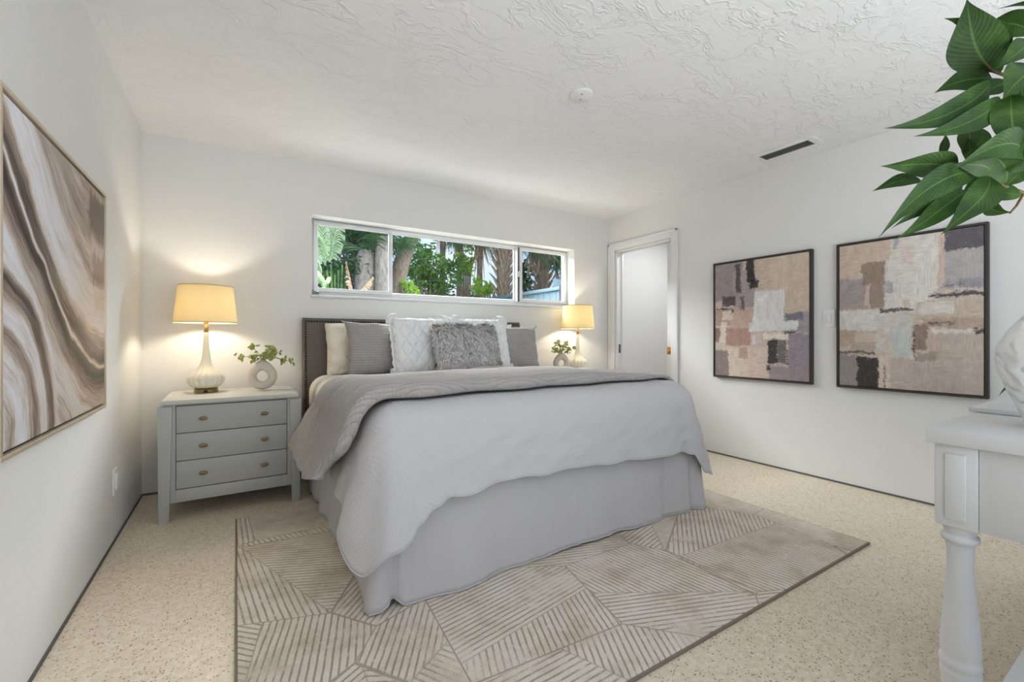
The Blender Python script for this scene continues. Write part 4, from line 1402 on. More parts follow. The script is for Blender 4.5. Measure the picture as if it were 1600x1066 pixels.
BG = [(-.1, -.1, .42, .32, (206, 183, 158)), (-.1, .24, .22, .47, (162, 150, 150)), (-.1, .41, .24, .47, (176, 156, 142)), (.18, .145, .37, .30, (146, 124, 104)), (.25, .27, .37, .46, (152, 130, 112)), (.21, .30, .25, .44, (206, 180, 156)),
      (.40, -.1, .74, .50, (218, 212, 198)), (.37, .14, .46, .50, (214, 210, 200)), (.37, .28, .43, .36, (166, 166, 172)), (.42, .0, .46, .08, (176, 176, 180)), (.48, .05, .58, .18, (214, 198, 180)),
      (.725, .03, .765, .30, (206, 172, 146)), (.765, -.1, 1.1, .14, (84, 82, 92)), (.765, .13, 1.1, .37, (172, 166, 164)), (.85, .30, 1.1, .37, (150, 146, 152)),
      (.58, .42, 1.1, .56, (196, 176, 152)), (.60, .435, .83, .52, (214, 207, 190)), (.62, .54, 1.1, .62, (178, 152, 126)), (.64, .60, 1.1, .66, (196, 180, 160)), (.67, .385, 1.1, .415, (64, 60, 66)), (.76, .33, .87, .345, (80, 76, 82)), (.94, .60, 1.1, .65, (72, 62, 60)), (.66, .565, .84, .585, (96, 84, 78)),
      (-.1, .46, .40, .61, (218, 214, 204)), (-.1, .60, .15, .72, (184, 158, 134)), (.14, .62, .30, .74, (206, 186, 166)), (.28, .50, .56, .76, (204, 198, 186)), (.41, .58, .56, .80, (198, 202, 198)), (.10, .69, .30, .75, (182, 164, 146)),
      (.33, .458, .58, .488, (86, 76, 74)), (.48, .40, .55, .46, (200, 188, 168)), (.57, .575, .67, .735, (140, 117, 98)), (.66, .59, .76, .81, (194, 168, 148)), (.58, .745, .72, .82, (160, 144, 128)), (.75, .63, 1.1, .80, (190, 174, 156)), (.68, .60, .94, .63, (212, 205, 194)), (.565, .58, .582, .84, (84, 72, 68)),
      (-.1, .77, .15, 1.1, (142, 134, 132)), (.14, .785, .315, 1.1, (32, 32, 40)), (-.05, .745, .30, .772, (98, 88, 86)), (.31, .78, .40, 1.1, (214, 194, 176)), (.40, .80, 1.1, 1.1, (192, 175, 162)), (.55, .84, .85, 1.1, (188, 170, 158)), (.355, .84, .372, 1.0, (110, 98, 92))]
painting('block_painting', 'beige, white and black abstract block painting beside the doorway', RX, -1, -2.176, -1.366, 0.702, 1.727, 0.014, 0.040,
         mat_blocks('block_canvas_small', (202, 182, 166), SM, -1.0, 0.78, 1.0, 1.7), M['frame_dark'], 0.004)
painting('block_painting', 'wide beige abstract block painting behind the white console table', RX, -1, -3.098, -2.338, 0.700, 1.727, 0.014, 0.040,
         mat_blocks('block_canvas_large', (200, 182, 164), BG, -1.0, 0.73, 1.0, 5.2), M['frame_dark'], 0.004)
painting('swirl_painting', 'brown and white swirling abstract painting in a champagne frame on the left wall', 0.0, 1, -2.203, -1.149, 0.742, 1.700, 0.013, 0.040,
         mat_swirl(1.02, 0.925), M['frame_gold'], 0.009)

# ------------------------------------------------------------------ console table with the vase and plant
M['white_paint'] = plain('white_furniture_paint', (205, 205, 204), 0.4, 0.45, 0.0, (22, 0.05, 0.003))
TX, TY, TZ = 2.084, -3.397, 0.82
table = thing('console_table', 'white console table with chunky turned legs at the right edge', 'table', (2.7, -3.68, 0))
TX1, TY1 = 3.45, -3.98
G().box(TX, TX1, TY1, TY, TZ - 0.040, TZ, 0.003).build('tabletop', M['white_paint'], table)
bw = 0.080
for (x, sx) in ((TX + 0.016, 1), (TX1 - 0.016, -1)):
    for (y, sy) in ((TY - 0.014, -1), (TY1 + 0.014, 1)):
        xa, xb = sorted((x, x + sx * bw)); ya, yb = sorted((y, y + sy * bw))
        blk = G().box(xa, xb, ya, yb, 0.568, TZ - 0.0405, 0.003).build('corner_block', M['white_paint'], table)
        pn = G()
        # raised panels on the two outer faces
        xo = x; pxa, pxb = sorted((xo - sx * 0.006, xo + sx * 0.002))
        pn.box(pxa, pxb, ya + 0.020, yb - 0.020, 0.588, TZ - 0.062, 0.004)
        pya, pyb = sorted((y - sy * 0.006, y + sy * 0.002))
        pn.box(xa + 0.020, xb - 0.020, pya, pyb, 0.588, TZ - 0.062, 0.004)
        pn.build('raised_panel', M['white_paint'], table, blk)
        cx, cy = (xa + xb) / 2, (ya + yb) / 2
        prof = [(r * 0.76, z) for r, z in [(0.040, 0.0), (0.046, 0.010), (0.046, 0.05), (0.038, 0.075), (0.030, 0.10), (0.040, 0.118), (0.048, 0.130), (0.048, 0.150), (0.051, 0.172), (0.0535, 0.186), (0.0535, 0.192), (0.0500, 0.198), (0.0535, 0.204), (0.0545, 0.212), (0.0535, 0.221), (0.0490, 0.226),
                (0.0510, 0.235), (0.0520, 0.255), (0.0500, 0.285), (0.0450, 0.335), (0.0390, 0.395), (0.0350, 0.440), (0.0335, 0.475), (0.0345, 0.500), (0.0370, 0.517), (0.0395, 0.523), (0.0470, 0.527), (0.0495, 0.535), (0.0470, 0.543), (0.0400, 0.547), (0.0400, 0.552), (0.0460, 0.560), (0.0470, 0.5675)]]
        G().lathe(prof, (cx, cy, 0), 48).build('leg', M['white_paint'], table, angle=50)
for xa in (TX + 0.022, TX1 - 0.040):
    G().box(xa, xa + 0.018, TY1 + 0.0945, TY - 0.0945, 0.570, TZ - 0.0405, 0.002).build('side_apron', M['white_paint'], table)
for ya in (TY - 0.038, TY1 + 0.020):
    G().box(TX + 0.0965, TX1 - 0.0965, ya, ya + 0.018, 0.570, TZ - 0.0405, 0.002).build('long_apron', M['white_paint'], table)
G().box(TX + 0.068, TX1 - 0.068, TY1 + 0.066, TY - 0.108, 0.130, 0.150, 0.003).build('lower_shelf', M['white_paint'], table)

tray = G().box(2.513, 3.05, -3.70, -3.385, TZ + 0.0005, TZ + 0.016, 0.003).build('tray', M['white_paint'])
tag(tray, 'low white slab tray on the console table behind the embossed vase', 'tray')

# tall white vase with embossed swirls
def mat_vase():
    t = NT('white_embossed_ceramic')
    p = t.obj()
    w = t.noise(p, 9, 2, 0.5, col=True)
    q = t.vmath('ADD', p, t.vmath('SCALE', w, 0.10))
    wv = t.n('ShaderNodeTexWave', wave_type='RINGS', rings_direction='Z')
    t.l(q, wv.inputs['Vector'])
    wv.inputs['Scale'].default_value = 14.0
    wv.inputs['Distortion'].default_value = 5.0
    wv.inputs['Detail'].default_value = 1.5
    return t.fin(lin(238, 238, 238), 0.55, t.bump(wv.outputs['Fac'], 0.8, 0.008), spec=0.4)
M['vase'] = mat_vase()
VC = (2.312, -3.605, TZ + 0.0005)
v = G().lathe([(0.060, 0.0), (0.068, 0.006), (0.084, 0.050), (0.104, 0.100), (0.119, 0.145), (0.124, 0.180), (0.119, 0.215), (0.100, 0.255), (0.074, 0.290), (0.056, 0.320), (0.052, 0.345), (0.058, 0.372), (0.066, 0.385),
               (0.061, 0.387), (0.050, 0.370), (0.045, 0.345), (0.049, 0.320)], VC, 72, cap=False)
vo = v.build('tall_vase', M['vase'], angle=80)
tag(vo, 'tall white embossed vase on the console table, cut by the right edge', 'vase')

M['leaf'] = mat_plant_leaf()
M['plant_stem'] = plain('brown_green_stem', (98, 84, 52), 0.7, 0.2)
def leaf_mesh(g, uvs, B, T, w, up, sag=0.12, fold=0.25, curl=0.0):
    """pointed leaf from base B to tip T, width w"""
    B, T, up = Vector(B), Vector(T), Vector(up)
    d = T - B
    L = d.length
    side = d.cross(up).normalized()
    nrm = side.cross(d).normalized()
    ns, nc = 20, 3
    o = len(g.v)
    tipbend = 0.07 * L * (1 if (o // 7) % 2 else -1)
    for i in range(ns + 1):
        s = i / ns
        c = B + d * s + nrm * (sag * L * 4 * s * (1 - s) - 0.05 * L * s ** 3) + side * (curl * L * 4 * s * (1 - s) + tipbend * max(0.0, s - 0.6) ** 2 * 4)
        wd = w * 0.48 * math.sin(PI * s ** 0.78) ** (0.85 if s < 0.42 else 1.25)
        for j in range(-nc, nc + 1):
            q = j / nc
            lift = fold * wd * abs(q) ** 1.3 + 0.05 * wd * math.sin(s * 14 + q * 2) * abs(q)
            g.v.append(tuple(c + side * (wd * q) + nrm * lift))
            uvs.append((q * 0.5 + 0.5, s))
    m = 2 * nc + 1
    for i in range(ns):
        for j in range(m - 1):
            g.f.append((o + i * m + j, o + i * m + j + 1, o + (i + 1) * m + j + 1, o + (i + 1) * m + j))
def build_plant():
    root = thing('leafy_branch', 'green glossy leafy branches rising from the tall white vase', 'plant', (VC[0], VC[1], TZ + 0.37))
    g, uvs = G(), []
    st = G()
    mouth = Vector((VC[0], VC[1], TZ + 0.34))
    V = Vector
    toward = (CAM - at(1540, 200, 1.0)).normalized()
    # two branches lean out to the left, others rise out of frame to the right
    n_up = at(1553, 112, 1.02)
    n_lo = at(1545, 280, 1.00)
    n_up2 = at(1572, 150, 0.97)
    st.tube([mouth, mouth + V((-0.01, 0.01, 0.12)), at(1640, 330, 1.06), at(1600, 302, 1.03), at(1572, 292, 1.01), n_lo, at(1515, 272, 1.0)], [0.006, 0.0055, 0.005, 0.0045, 0.004, 0.0035, 0.002], 7)
    st.tube([mouth, mouth + V((0.0, 0.015, 0.16)), at(1650, 210, 1.08), at(1612, 140, 1.05), at(1578, 120, 1.03), n_up, at(1538, 98, 1.02)], [0.006, 0.0055, 0.005, 0.0045, 0.004, 0.003, 0.002], 7)
    st.tube([at(1640, 330, 1.06), at(1620, 260, 1.0), at(1598, 190, 0.98), n_up2], [0.005, 0.004, 0.0035, 0.002], 7)
    st.tube([mouth, mouth + V((0.03, -0.01, 0.2)), at(1720, 200, 1.10), at(1730, 60, 1.12)], [0.006, 0.0055, 0.005, 0.003], 7)
    st.tube([at(1600, 302, 1.03), at(1588, 322, 1.02), at(1578, 333, 1.01)], [0.003, 0.0025, 0.002], 6)
    st.build('stem', M['plant_stem'], root)
    def lf(b, t, w, roll=0.0, sag=0.10, fold=0.22, curl=0.0):
        """b, t: photo pixel + depth of base and tip"""
        B, T = at(*b), at(*t)
        up = toward.copy()
        d = (T - B).normalized()
        up.rotate(Matrix.Rotation(math.radians(roll), 3, d))
        leaf_mesh(g, uvs, B, T, w, up, sag, fold, curl)
    # upper cluster
    lf((1553, 112, 1.03), (1520, -6, 0.98), 0.104, 8, 0.05, 0.10, -0.10)
    lf((1552, 114, 1.05), (1468, 36, 1.03), 0.062, -10, 0.06, 0.25, 0.22)
    lf((1550, 110, 1.06), (1490, 60, 1.04), 0.070, 5, 0.04, 0.15, 0.10)
    lf((1548, 129, 1.00), (1393, 206, 0.96), 0.062, -14, 0.08, 0.22, -0.06)
    lf((1550, 122, 1.04), (1462, 140, 1.06), 0.060, 20, 0.04, 0.2, 0.05)
    lf((1564, 155, 0.98), (1438, 217, 0.95), 0.054, -10, 0.08, 0.25, -0.05)
    lf((1580, 148, 0.96), (1592, 248, 0.93), 0.076, -20, 0.10, 0.15, 0.06)
    lf((1562, 115, 1.02), (1535, 40, 1.05), 0.05, 30, 0.05, 0.2, -0.1)
    lf((1540, 42, 1.08), (1622, 62, 1.02), 0.058, 0, 0.10, 0.2, -0.14)
    lf((1612, 66, 1.00), (1563, 106, 0.97), 0.056, 0, 0.08, 0.2, 0.0)
    lf((1620, 105, 0.97), (1565, 150, 0.94), 0.085, 10, 0.08, 0.15, 0.0)
    lf((1604, 130, 0.99), (1570, 120, 0.97), 0.052, 0, 0.06, 0.2, 0.0)
    lf((1575, 128, 1.06), (1522, 152, 1.08), 0.050, 25, 0.04, 0.2, 0.0)
    lf((1600, 160, 1.05), (1585, 100, 1.08), 0.050, 20, 0.04, 0.2, 0.0)
    lf((1612, 168, 0.98), (1590, 200, 0.94), 0.060, 0, 0.06, 0.2, 0.0)
    # lower cluster
    lf((1492, 268, 1.00), (1377, 269, 0.96), 0.062, -12, 0.06, 0.25, 0.10)
    lf((1522, 272, 0.99), (1378, 360, 0.93), 0.062, -6, 0.10, 0.2, 0.10)
    lf((1440, 283, 1.03), (1367, 300, 1.02), 0.034, 30, 0.05, 0.3, 0.08)
    lf((1505, 285, 1.01), (1398, 351, 0.99), 0.048, -22, 0.06, 0.3, 0.03)
    lf((1510, 298, 1.00), (1410, 376, 0.97), 0.050, -4, 0.06, 0.15, 0.02)
    lf((1546, 276, 0.97), (1468, 358, 0.92), 0.062, 5, 0.08, 0.2, -0.08)
    lf((1548, 272, 0.98), (1486, 262, 0.95), 0.048, 0, 0.10, 0.2, 0.12)
    lf((1600, 248, 0.96), (1492, 262, 0.93), 0.064, 8, 0.14, 0.18, 0.18)
    lf((1512, 196, 1.03), (1511, 250, 1.00), 0.042, 12, 0.06, 0.2, -0.05)
    lf((1530, 200, 1.05), (1535, 275, 1.02), 0.058, -25, 0.05, 0.2, 0.1)
    lf((1512, 250, 1.01), (1510, 215, 1.0), 0.024, 0, 0.05, 0.2, 0.1)
    lf((1470, 246, 1.05), (1480, 208, 1.05), 0.020, 20, 0.04, 0.3, 0.0)
    lf((1572, 285, 0.98), (1545, 240, 0.95), 0.070, 10, 0.06, 0.15, 0.1)
    lf((1575, 262, 1.02), (1500, 300, 1.03), 0.05, 30, 0.06, 0.2, 0.0)
    lf((1580, 240, 0.95), (1625, 262, 0.93), 0.06, 0, 0.08, 0.2, 0.0)
    lf((1572, 290, 1.0), (1600, 240, 0.97), 0.048, 10, 0.06, 0.2, 0.1)
    lf((1590, 262, 1.05), (1568, 290, 1.06), 0.05, -10, 0.06, 0.2, 0.1)
    lf((1545, 310, 1.02), (1580, 333, 1.00), 0.034, 20, 0.10, 0.3, 0.2)
    lf((1560, 300, 1.02), (1540, 318, 1.04), 0.040, 20, 0.06, 0.3, 0.1)
    lf((1596, 305, 1.0), (1512, 300, 1.04), 0.050, 40, 0.06, 0.2, 0.0)
    lf((1540, 268, 1.05), (1600, 215, 1.06), 0.06, 15, 0.06, 0.2, 0.0)
    # crown out to the right of the frame
    rnd = random.Random(2)
    for k in range(26):
        b = at(1725 + rnd.uniform(-40, 60), rnd.uniform(20, 260), 1.08 + rnd.uniform(-0.1, 0.1))
        d = V((rnd.gauss(0, 1), rnd.gauss(0, 1), rnd.gauss(0, 0.6))).normalized() * rnd.uniform(0.13, 0.19)
        leaf_mesh(g, uvs, b, b + d, rnd.uniform(0.05, 0.07), V((rnd.gauss(0, .4), rnd.gauss(0, .4), 1)), 0.1, 0.2)
    o = g.build('foliage', M['leaf'], root, angle=180)
    uvl = o.data.uv_layers.new(name='UVMap')
    for lp in o.data.loops:
        uvl.data[lp.index].uv = uvs[lp.vertex_index]
build_plant()
# small plant standing on the tray, all but hidden by the vase
def build_small_plant():
    c = Vector((2.72, -3.545, TZ + 0.0165))
    root = thing('small_potted_plant', 'small green plant peeking out behind the tall white vase', 'plant', c)
    G().lathe([(0.030, 0.0), (0.036, 0.004), (0.044, 0.055), (0.040, 0.057), (0.036, 0.045), (0.0, 0.045)], c, 32, cap=False).build('pot', M['plate'], root)
    g, uvs = G(), []
    b = c + Vector((0, 0, 0.05))
    rnd = random.Random(4)
    for k in range(8):
        a = k * 0.785 + 0.3
        t = b + Vector((math.cos(a) * 0.055, math.sin(a) * 0.055, rnd.uniform(-0.005, 0.05)))
        leaf_mesh(g, uvs, b, t, 0.026, (0, 0, 1), 0.15, 0.2)
    leaf_mesh(g, uvs, b, at(1551, 611.5, 1.31), 0.030, (0, 0, 1), 0.12, 0.2)
    o = g.build('foliage', M['leaf'], root, angle=180)
    uvl = o.data.uv_layers.new(name='UVMap')
    for lp in o.data.loops:
        uvl.data[lp.index].uv = uvs[lp.vertex_index]
build_small_plant()

# ------------------------------------------------------------------ garden outside the strip window
M['soil'] = plain('garden_ground', (96, 92, 66), 0.95, 0.1)
M['trunk_grey'] = mat_bark('grey_palm_bark', (120, 114, 112), (186, 178, 172), 0)
M['trunk_brown'] = mat_bark('brown_bark', (118, 102, 92), (180, 164, 150))
M['boot'] = mat_bark('palm_boot', (130, 110, 94), (206, 184, 162))
M['dead'] = mat_leaf('dead_frond', (160, 132, 104), (224, 198, 168), 20, 0.3, 0.8)
M['g_dark'] = mat_leaf('dark_green_leaf', (40, 76, 50), (88, 132, 84), 8, 0.35, 0.5)
M['g_mid'] = mat_leaf('mid_green_leaf', (66, 112, 54), (130, 176, 86), 8, 0.4, 0.5)
M['g_pale'] = mat_leaf('pale_green_leaf', (150, 186, 138), (206, 226, 188), 6, 0.5, 0.4)
M['g_lime'] = mat_leaf('lime_green_leaf', (136, 186, 66), (196, 226, 112), 8, 0.5, 0.5)
M['fence'] = plain('pale_blue_grey_fence', (112, 134, 148), 0.7, 0.2, 0.0, (30, 0.1, 0.004))
M['fence_post'] = plain('dark_fence_post', (60, 62, 66), 0.7, 0.2)
struct(G().box(-12, 16, WT, 16, -0.35, -0.20).build('ground', M['soil'], smooth=False), 'garden ground outside the window')
GZ = -0.2

def palm_trunk(pts, r0, r1, mat, parent, root, bumps=0.02, n=14, tip=False):
    g = G()
    P = [Vector(p) for p in pts]
    pp, rr = [], []
    m = 40
    for i in range(m + 1):
        s = i / m * (len(P) - 1)
        k = min(int(s), len(P) - 2)
        f = s - k
        a = P[k].lerp(P[k + 1], smooth01(f) * 0.5 + f * 0.5)
        pp.append(a)
        rr.append((r0 + (r1 - r0) * i / m) * (1 + bumps * math.sin(i * 2.4) + bumps * 1.5 * nz(i * 0.7, r0 * 50)) * (1.0 if not tip or i < 28 else math.sqrt(max(0.004, 1 - ((i - 28) / 12.0) ** 2))))
    g.tube(pp, rr, n)
    return g.build('trunk', mat, root, parent)

def leaf_quads(g, p, d, L, w, rnd):
    d = d.normalized()
    s = d.cross(Vector((rnd.gauss(0, 1), rnd.gauss(0, 1), rnd.gauss(0, 1)))).normalized() * w
    u = d.cross(s).normalized() * w * 0.3
    o = len(g.v)
    g.v += [tuple(x) for x in (p, p + d * L * 0.45 + s - u, p + d * L * 0.45 + u, p + d * L * 0.45 - s - u, p + d * L)]
    g.f += [(o, o + 1, o + 2), (o, o + 2, o + 3), (o + 1, o + 4, o + 2), (o + 2, o + 4, o + 3)]

def crown(name, mat, root, c, rad, n, L, seed, parent=None):
    rnd = random.Random(seed)
    g = G()
    c = Vector(c)
    cl = [Vector((rnd.gauss(0, 0.5) * rad[0], rnd.gauss(0, 0.5) * rad[1], rnd.gauss(0, 0.5) * rad[2])) for _ in range(max(6, n // 45))]
    for i in range(n):
        q = cl[i % len(cl)] + Vector((rnd.gauss(0, 0.16) * rad[0], rnd.gauss(0, 0.16) * rad[1], rnd.gauss(0, 0.16) * rad[2]))
        leaf_quads(g, c + q, Vector((rnd.gauss(0, 1), rnd.gauss(0, 1), rnd.gauss(-0.3, 0.8))), L * rnd.uniform(0.6, 1.2), L * 0.24, rnd)
    return g.build(name, mat, root, parent, smooth=False)

def frond(g, B, T, leaflet, n, droop, rnd, spread=0.9, hang=0.5, w=0.012):
    """feather frond: rachis from B to T with drooping leaflets"""
    B, T = Vector(B), Vector(T)
    d = T - B
    side = d.cross(Vector((0, 0, 1)))
    if side.length < 1e-4: side = Vector((1, 0, 0))
    side.normalize()
    def pt(s):
        return B + d * s + Vector((0, 0, 1)) * droop * d.length * 4 * s * (1 - s)
    g.tube([pt(i / 8) for i in range(9)], [0.016 * (1 - i / 10) for i in range(9)], 5)
    for i in range(n):
        s = 0.12 + 0.88 * i / n
        p = pt(s)
        fw = (pt(min(1, s + 0.02)) - pt(s - 0.02)).normalized()
        for sg in (-1, 1):
            q = (side * sg * spread + fw * 0.6 + Vector((0, 0, -hang + rnd.gauss(0, 0.15)))).normalized()
            L = leaflet * math.sin(PI * min(1, 0.25 + 0.7 * s)) * rnd.uniform(0.85, 1.1)
            o = len(g.v)
            a = fw * w
            mdp = p + q * L * 0.5
            tp = p + q * L + Vector((0, 0, -0.18 * L))
            g.v += [tuple(x) for x in (p - a, p + a, mdp + a * 0.9, mdp - a * 0.9, tp)]
            g.f += [(o, o + 1, o + 2, o + 3), (o + 3, o + 2, o + 4)]

def broad_leaf(g, B, T, w, rnd, split=9, up=(0, -0.5, 1)):
    """banana / bird-of-paradise blade with tears"""
    B, T = Vector(B), Vector(T)
    d = T - B
    side = d.cross(Vector(up)).normalized()
    n = split * 3
    for sg in (-1, 1):
        for i in range(split):
            s0, s1 = i / split, (i + 0.62 + 0.3 * rnd.random()) / split
            r = []
            for s in (s0, (s0 + s1) / 2, s1):
                c = B + d * s + Vector((0, 0, 0.12 * d.length * 4 * s * (1 - s)))
                wd = w * math.sin(PI * (0.12 + 0.86 * s)) ** 0.6
                r.append([c, c + side * sg * wd * 0.5 + Vector((0, 0, 0.03)) + d.normalized() * 0.03, c + side * sg * wd + Vector((0, 0, -0.05 * rnd.random() - 0.02)) + d.normalized() * 0.08])
            g.grid(r)
    g.tube([B, B.lerp(T, 0.5) + Vector((0, 0, 0.12 * d.length)), T], [0.012, 0.010, 0.004], 5)

def build_garden():
    rnd = random.Random(11)
    W = pix_y
    # bird of paradise at the left
    b = W(520, 470, 2.2); b.z = GZ
    root = thing('bird_of_paradise', 'pale big-leaved plant at the left end of the window', 'plant', b)
    g = G()
    for (px, py, Y, tx, ty, TY_, w) in ((508, 415, 2.1, 500, 345, 1.95, 0.14), (515, 410, 2.2, 528, 352, 2.1, 0.13), (500, 430, 2.0, 482, 395, 1.8, 0.15), (505, 450, 1.9, 490, 425, 1.7, 0.12), (500, 462, 1.8, 512, 440, 1.7, 0.10),
                                        (512, 400, 2.0, 489, 362, 1.8, 0.13), (498, 455, 1.9, 486, 448, 1.8, 0.12)):
        broad_leaf(g, W(px, py, Y), W(tx, ty, TY_), w, rnd, 15)
    g.build('foliage', M['g_pale'], root, smooth=False)
    s = G()
    for k in range(7):
        p = W(505 + k * 6, 430 - (k % 3) * 8, 2.0 + 0.05 * k)
        s.tube([b + Vector((0.05 * (k - 3), 0, 0)), (b + p) / 2 + Vector((0.02, 0, 0.1)), p], [0.03, 0.02, 0.012], 6)
    s.build('stem', M['g_mid'], root)
    # dark dense foliage behind
    for (px, py, Y, rad, n, m_, lab, sd) in ((545, 372, 3.4, (0.62, 0.4, 0.34), 1500, 'g_dark', 'dark broad-leaved tree filling the top of the left pane', 1),
                                             (528, 432, 2.9, (0.34, 0.3, 0.40), 1200, 'g_dark', 'dark green shrub behind the dead frond', 2),
                                             (672, 430, 3.9, (0.50, 0.4, 0.42), 1500, 'g_mid', 'mid-green bushy tree in the middle pane right of the leaning trunk', 3),
                                             (728, 408, 4.6, (0.26, 0.3, 0.24), 520, 'g_lime', 'lime-green leafy tree between the hanging fronds', 4),
                                             (762, 455, 3.6, (0.24, 0.2, 0.14), 420, 'g_lime', 'lime-green shrub at the foot of the booted palm', 5),
                                             (640, 452, 3.0, (0.16, 0.2, 0.12), 300, 'g_lime', 'small lime shrub below the leaning trunk', 6),
                                             (876, 412, 3.0, (0.22, 0.3, 0.28), 420, 'g_dark', 'dark shrub above the fence post in the right pane', 7),
                                             (700, 470, 5.5, (0.9, 0.4, 0.32), 1100, 'g_dark', 'low dark hedge far behind the middle pane', 8),
                                             (826, 440, 4.4, (0.30, 0.3, 0.42), 620, 'g_dark', 'dark thin tree at the left of the right pane', 9)):
        c = W(px, py, Y)
        root = thing('leafy_tree' if n > 600 else 'leafy_shrub', lab, 'tree' if n > 600 else 'shrub', (c.x, c.y, GZ))
        crown('foliage', M[m_], root, c, rad, n, 0.11 if n > 600 else 0.10, sd * 7)
        t = G()
        for k in range(5):
            t.tube([(c.x + 0.03 * (k - 2), c.y, GZ), (c.x + 0.05 * (k - 2), c.y, c.z - rad[2]), (c.x + rad[0] * 0.4 * (k - 2), c.y + 0.1 * (k % 2), c.z + rad[2] * 0.5)], [0.03, 0.02, 0.008], 6)
        t.build('trunk', M['trunk_brown'], root)
    # palms and trunks
    def trunk_tree(name, label, base, pts, r0, r1, m_, cat='tree', tip=False):
        root = thing(name, label, cat, base)
        palm_trunk(pts, r0, r1, M[m_], root, root, tip=tip)
        return root
    p0 = W(571, 470, 2.7); b0 = p0.copy(); b0.z = GZ
    r0_ = trunk_tree('palm_tree', 'short thick grey palm trunk with a rounded top in the left pane', b0, [b0, W(571, 440, 2.7), W(572, 388, 2.7)], 0.165, 0.14, 'trunk_grey', tip=True)
    g = G()
    for k in range(9):
        a = rnd.uniform(0, 6.28)
        B = W(572, 398, 2.7)
        frond(g, B, B + Vector((math.cos(a) * 0.8, math.sin(a) * 0.8, rnd.uniform(0.1, 0.5))), 0.30, 22, 0.12, rnd)
    g.build('frond', M['g_dark'], r0_, smooth=False)
    p1 = W(599, 470, 2.5); b1 = p1.copy(); b1.z = GZ
    r1_ = trunk_tree('palm_tree', 'slim ringed grey palm trunk beside the left mullion', b1, [b1, W(599, 430, 2.5), W(600, 375, 2.5), W(600, 300, 2.5), W(600, 250, 2.5)], 0.125, 0.10, 'trunk_grey')
    g = G()
    for k in range(12):
        a = rnd.uniform(0, 6.28)
        B = W(600, 255, 2.5)
        frond(g, B, B + Vector((math.cos(a) * 1.2, math.sin(a) * 1.2, rnd.uniform(-0.2, 0.4))), 0.45, 30, 0.2, rnd)
    g.build('frond', M['g_dark'], r1_, smooth=False)
    b2 = W(612, 470, 3.2); b2.z = GZ
    r2_ = trunk_tree('leaning_palm', 'leaning brown trunk at the left of the middle pane', b2, [b2, W(618, 450, 3.2), W(628, 410, 3.2), W(645, 365, 3.3), W(662, 315, 3.4)], 0.155, 0.10, 'trunk_brown')
    g = G()
    B = W(664, 318, 3.4)
    for k in range(16):
        a = k * 0.42 + rnd.uniform(-0.2, 0.2)
        frond(g, B, B + Vector((math.cos(a) * 1.0, math.sin(a) * 0.8, rnd.uniform(-0.55, 0.1))), 0.34, 26, 0.22, rnd, 0.8, 0.7)
    g.build('frond', M['g_mid'], r2_, smooth=False)
    # booted cabbage palms
    def booted(label, px, Y, top, r, seed, skirt=True, mg='g_dark'):
        rn = random.Random(seed)
        b = W(px, 470, Y); b.z = GZ
        root = thing('cabbage_palm', label, 'palm tree', b)
        tp = W(px - 2, top, Y)
        palm_trunk([b, b.lerp(tp, 0.5), tp], r * 0.8, r * 0.7, M['trunk_brown'], root, root)
        g = G()
        zz = 0.9
        k = 0
        while zz < tp.z:
            for q in range(5):
                a = q * 1.2566 + k * 0.63 + rn.uniform(-0.15, 0.15)
                o = Vector((math.cos(a), math.sin(a), 0))
                base = Vector((b.x, b.y, zz)) + o * r * 0.6
                tip = base + o * r * 1.1 + Vector((0, 0, rn.uniform(0.20, 0.30)))
                g.tube([base, base + o * r * 0.45 + Vector((0, 0, 0.08)), tip], [0.030, 0.024, 0.006], 5)
            zz += 0.085
            k += 1
        g.build('leaf_boots', M['boot'], root, smooth=False)
        f = G()
        for k in range(14):
            a = rn.uniform(0, 6.28)
            frond(f, tp, tp + Vector((math.cos(a) * 1.1, math.sin(a) * 1.1, rn.uniform(-0.6, 0.5))), 0.42, 26, 0.2, rn, 0.7, 0.8)
        f.build('frond', M[mg], root, smooth=False)
        if skirt:
            s = G()
            for k in range(15):
                a = rn.uniform(0, 6.28)
                o = Vector((math.cos(a), math.sin(a), 0))
                B = tp + o * 0.10
                frond(s, B, B + o * rn.uniform(0.15, 0.45) + Vector((0, 0, -rn.uniform(0.5, 1.0))), 0.30, 20, 0.10, rn, 0.35, 1.2)
            s.build('dead_skirt', M['dead'], root, smooth=False)
        return root
    booted('cabbage palm with crossed brown boots left of the right mullion', 788, 3.4, 375, 0.17, 3, False)
    booted('cabbage palm with a shaggy brown skirt in the right pane', 850, 3.6, 372, 0.17, 5)
    def slim(label, px, Y, top, seed, mg):
        rn = random.Random(seed)
        b = W(px, 470, Y); b.z = GZ
        root = thing('slim_palm', label, 'palm tree', b)
        tp = W(px + 2, top, Y)
        palm_trunk([b, b.lerp(tp, 0.5), tp], 0.07, 0.055, M['trunk_brown'], root, root)
        f = G()
        for k in range(13):
            a = rn.uniform(0, 6.28)
            frond(f, tp, tp + Vector((math.cos(a) * 0.8, math.sin(a) * 0.8, rn.uniform(-0.35, 0.35))), 0.40, 24, 0.2, rn, 0.6, 0.9, 0.008)
        f.build('frond', M[mg], root, smooth=False)
        s = G()
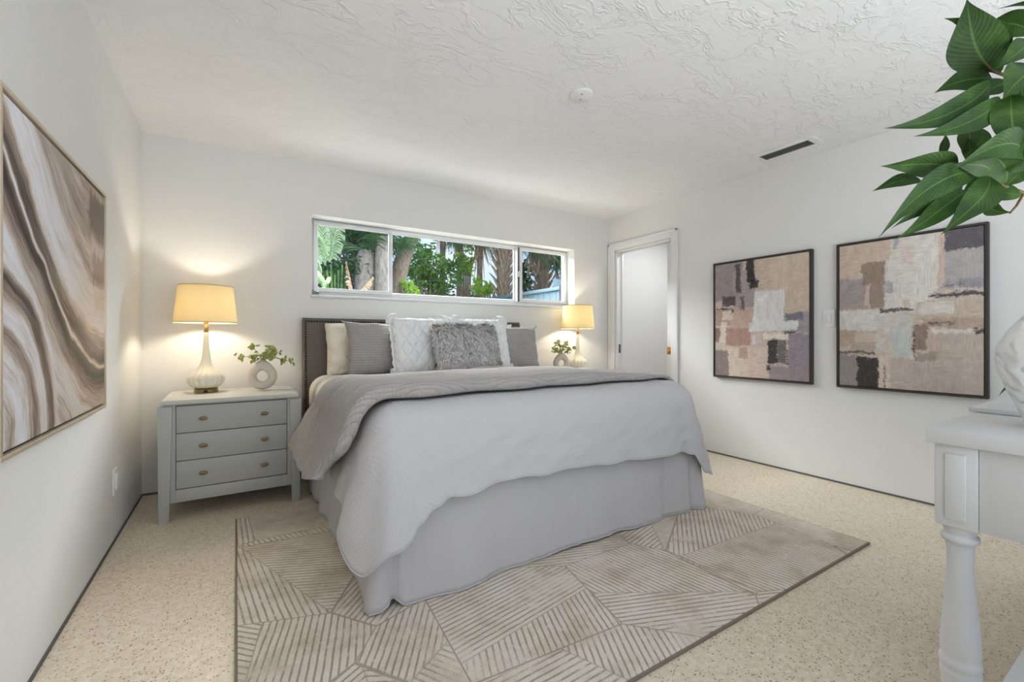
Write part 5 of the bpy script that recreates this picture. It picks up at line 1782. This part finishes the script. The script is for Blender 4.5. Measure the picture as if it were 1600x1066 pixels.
        for k in range(6):
            a = rn.uniform(0, 6.28)
            o = Vector((math.cos(a), math.sin(a), 0))
            B = tp + o * 0.05 - Vector((0, 0, 0.05))
            frond(s, B, B + o * rn.uniform(0.05, 0.16) + Vector((0, 0, -rn.uniform(0.45, 0.85))), 0.16, 22, 0.04, rn, 0.35, 1.3, 0.010)
        s.build('dead_skirt', M['dead'], root, smooth=False)
    slim('slim palm with a hanging dead skirt, nearer the booted palm', 748, 4.2, 372, 8, 'g_dark')
    slim('slim palm with a hanging dead skirt, left of the lime tree', 716, 4.9, 366, 12, 'g_mid')
    slim('slim palm whose drooping fronds hang over the bushy tree', 690, 4.4, 330, 21, 'dead')
    # dead frond lying against the palms
    B = W(540, 470, 2.05)
    root = thing('dead_palm_frond', 'dry tan palm frond standing in front of the grey trunks', 'palm frond', (B.x, B.y, GZ))
    g = G()
    frond(g, W(556, 490, 2.05), W(541, 408, 2.1), 0.20, 26, 0.02, rnd, 0.8, 0.4)
    frond(g, W(548, 476, 2.0), W(584, 432, 2.1), 0.10, 14, 0.02, rnd, 0.6, 1.0)
    g.tube([(B.x, B.y, GZ), W(556, 490, 2.05)], 0.02, 6)
    g.build('dry_blade', M['dead'], root, smooth=False)
    # fence running away from the house
    fx = 4.45
    root = thing('garden_fence', 'pale blue-grey board fence seen through the right pane', 'fence', (fx, 3.4, GZ))
    g = G()
    y = 1.13
    while y < 6.2:
        g.box(fx, fx + 0.02, y, y + 0.142, GZ, 1.735, 0.003)
        y += 0.150
    g.build('board', M['fence'], root)
    G().box(fx - 0.03, fx + 0.04, 1.12, 6.2, 1.735, 1.785, 0.004).build('cap_rail', M['fence'], root)
    G().box(fx - 0.06, fx + 0.06, 1.02, 1.12, GZ, 1.80, 0.004).build('post', M['fence_post'], root)
    root = thing('fence_panel', 'taller pale fence panel behind the dark fence post', 'fence', (fx + 0.6, 1.7, GZ))
    g = G()
    for k in range(8):
        g.box(fx + 0.30 + k * 0.15, fx + 0.442 + k * 0.15, 1.72, 1.74, GZ, 1.98, 0.003)
    g.build('board', M['fence'], root)

def pix_y(px, py, Y):
    a = at(px, py, 1.0) - CAM
    return CAM + a * ((Y - CAM.y) / a.y)
build_garden()
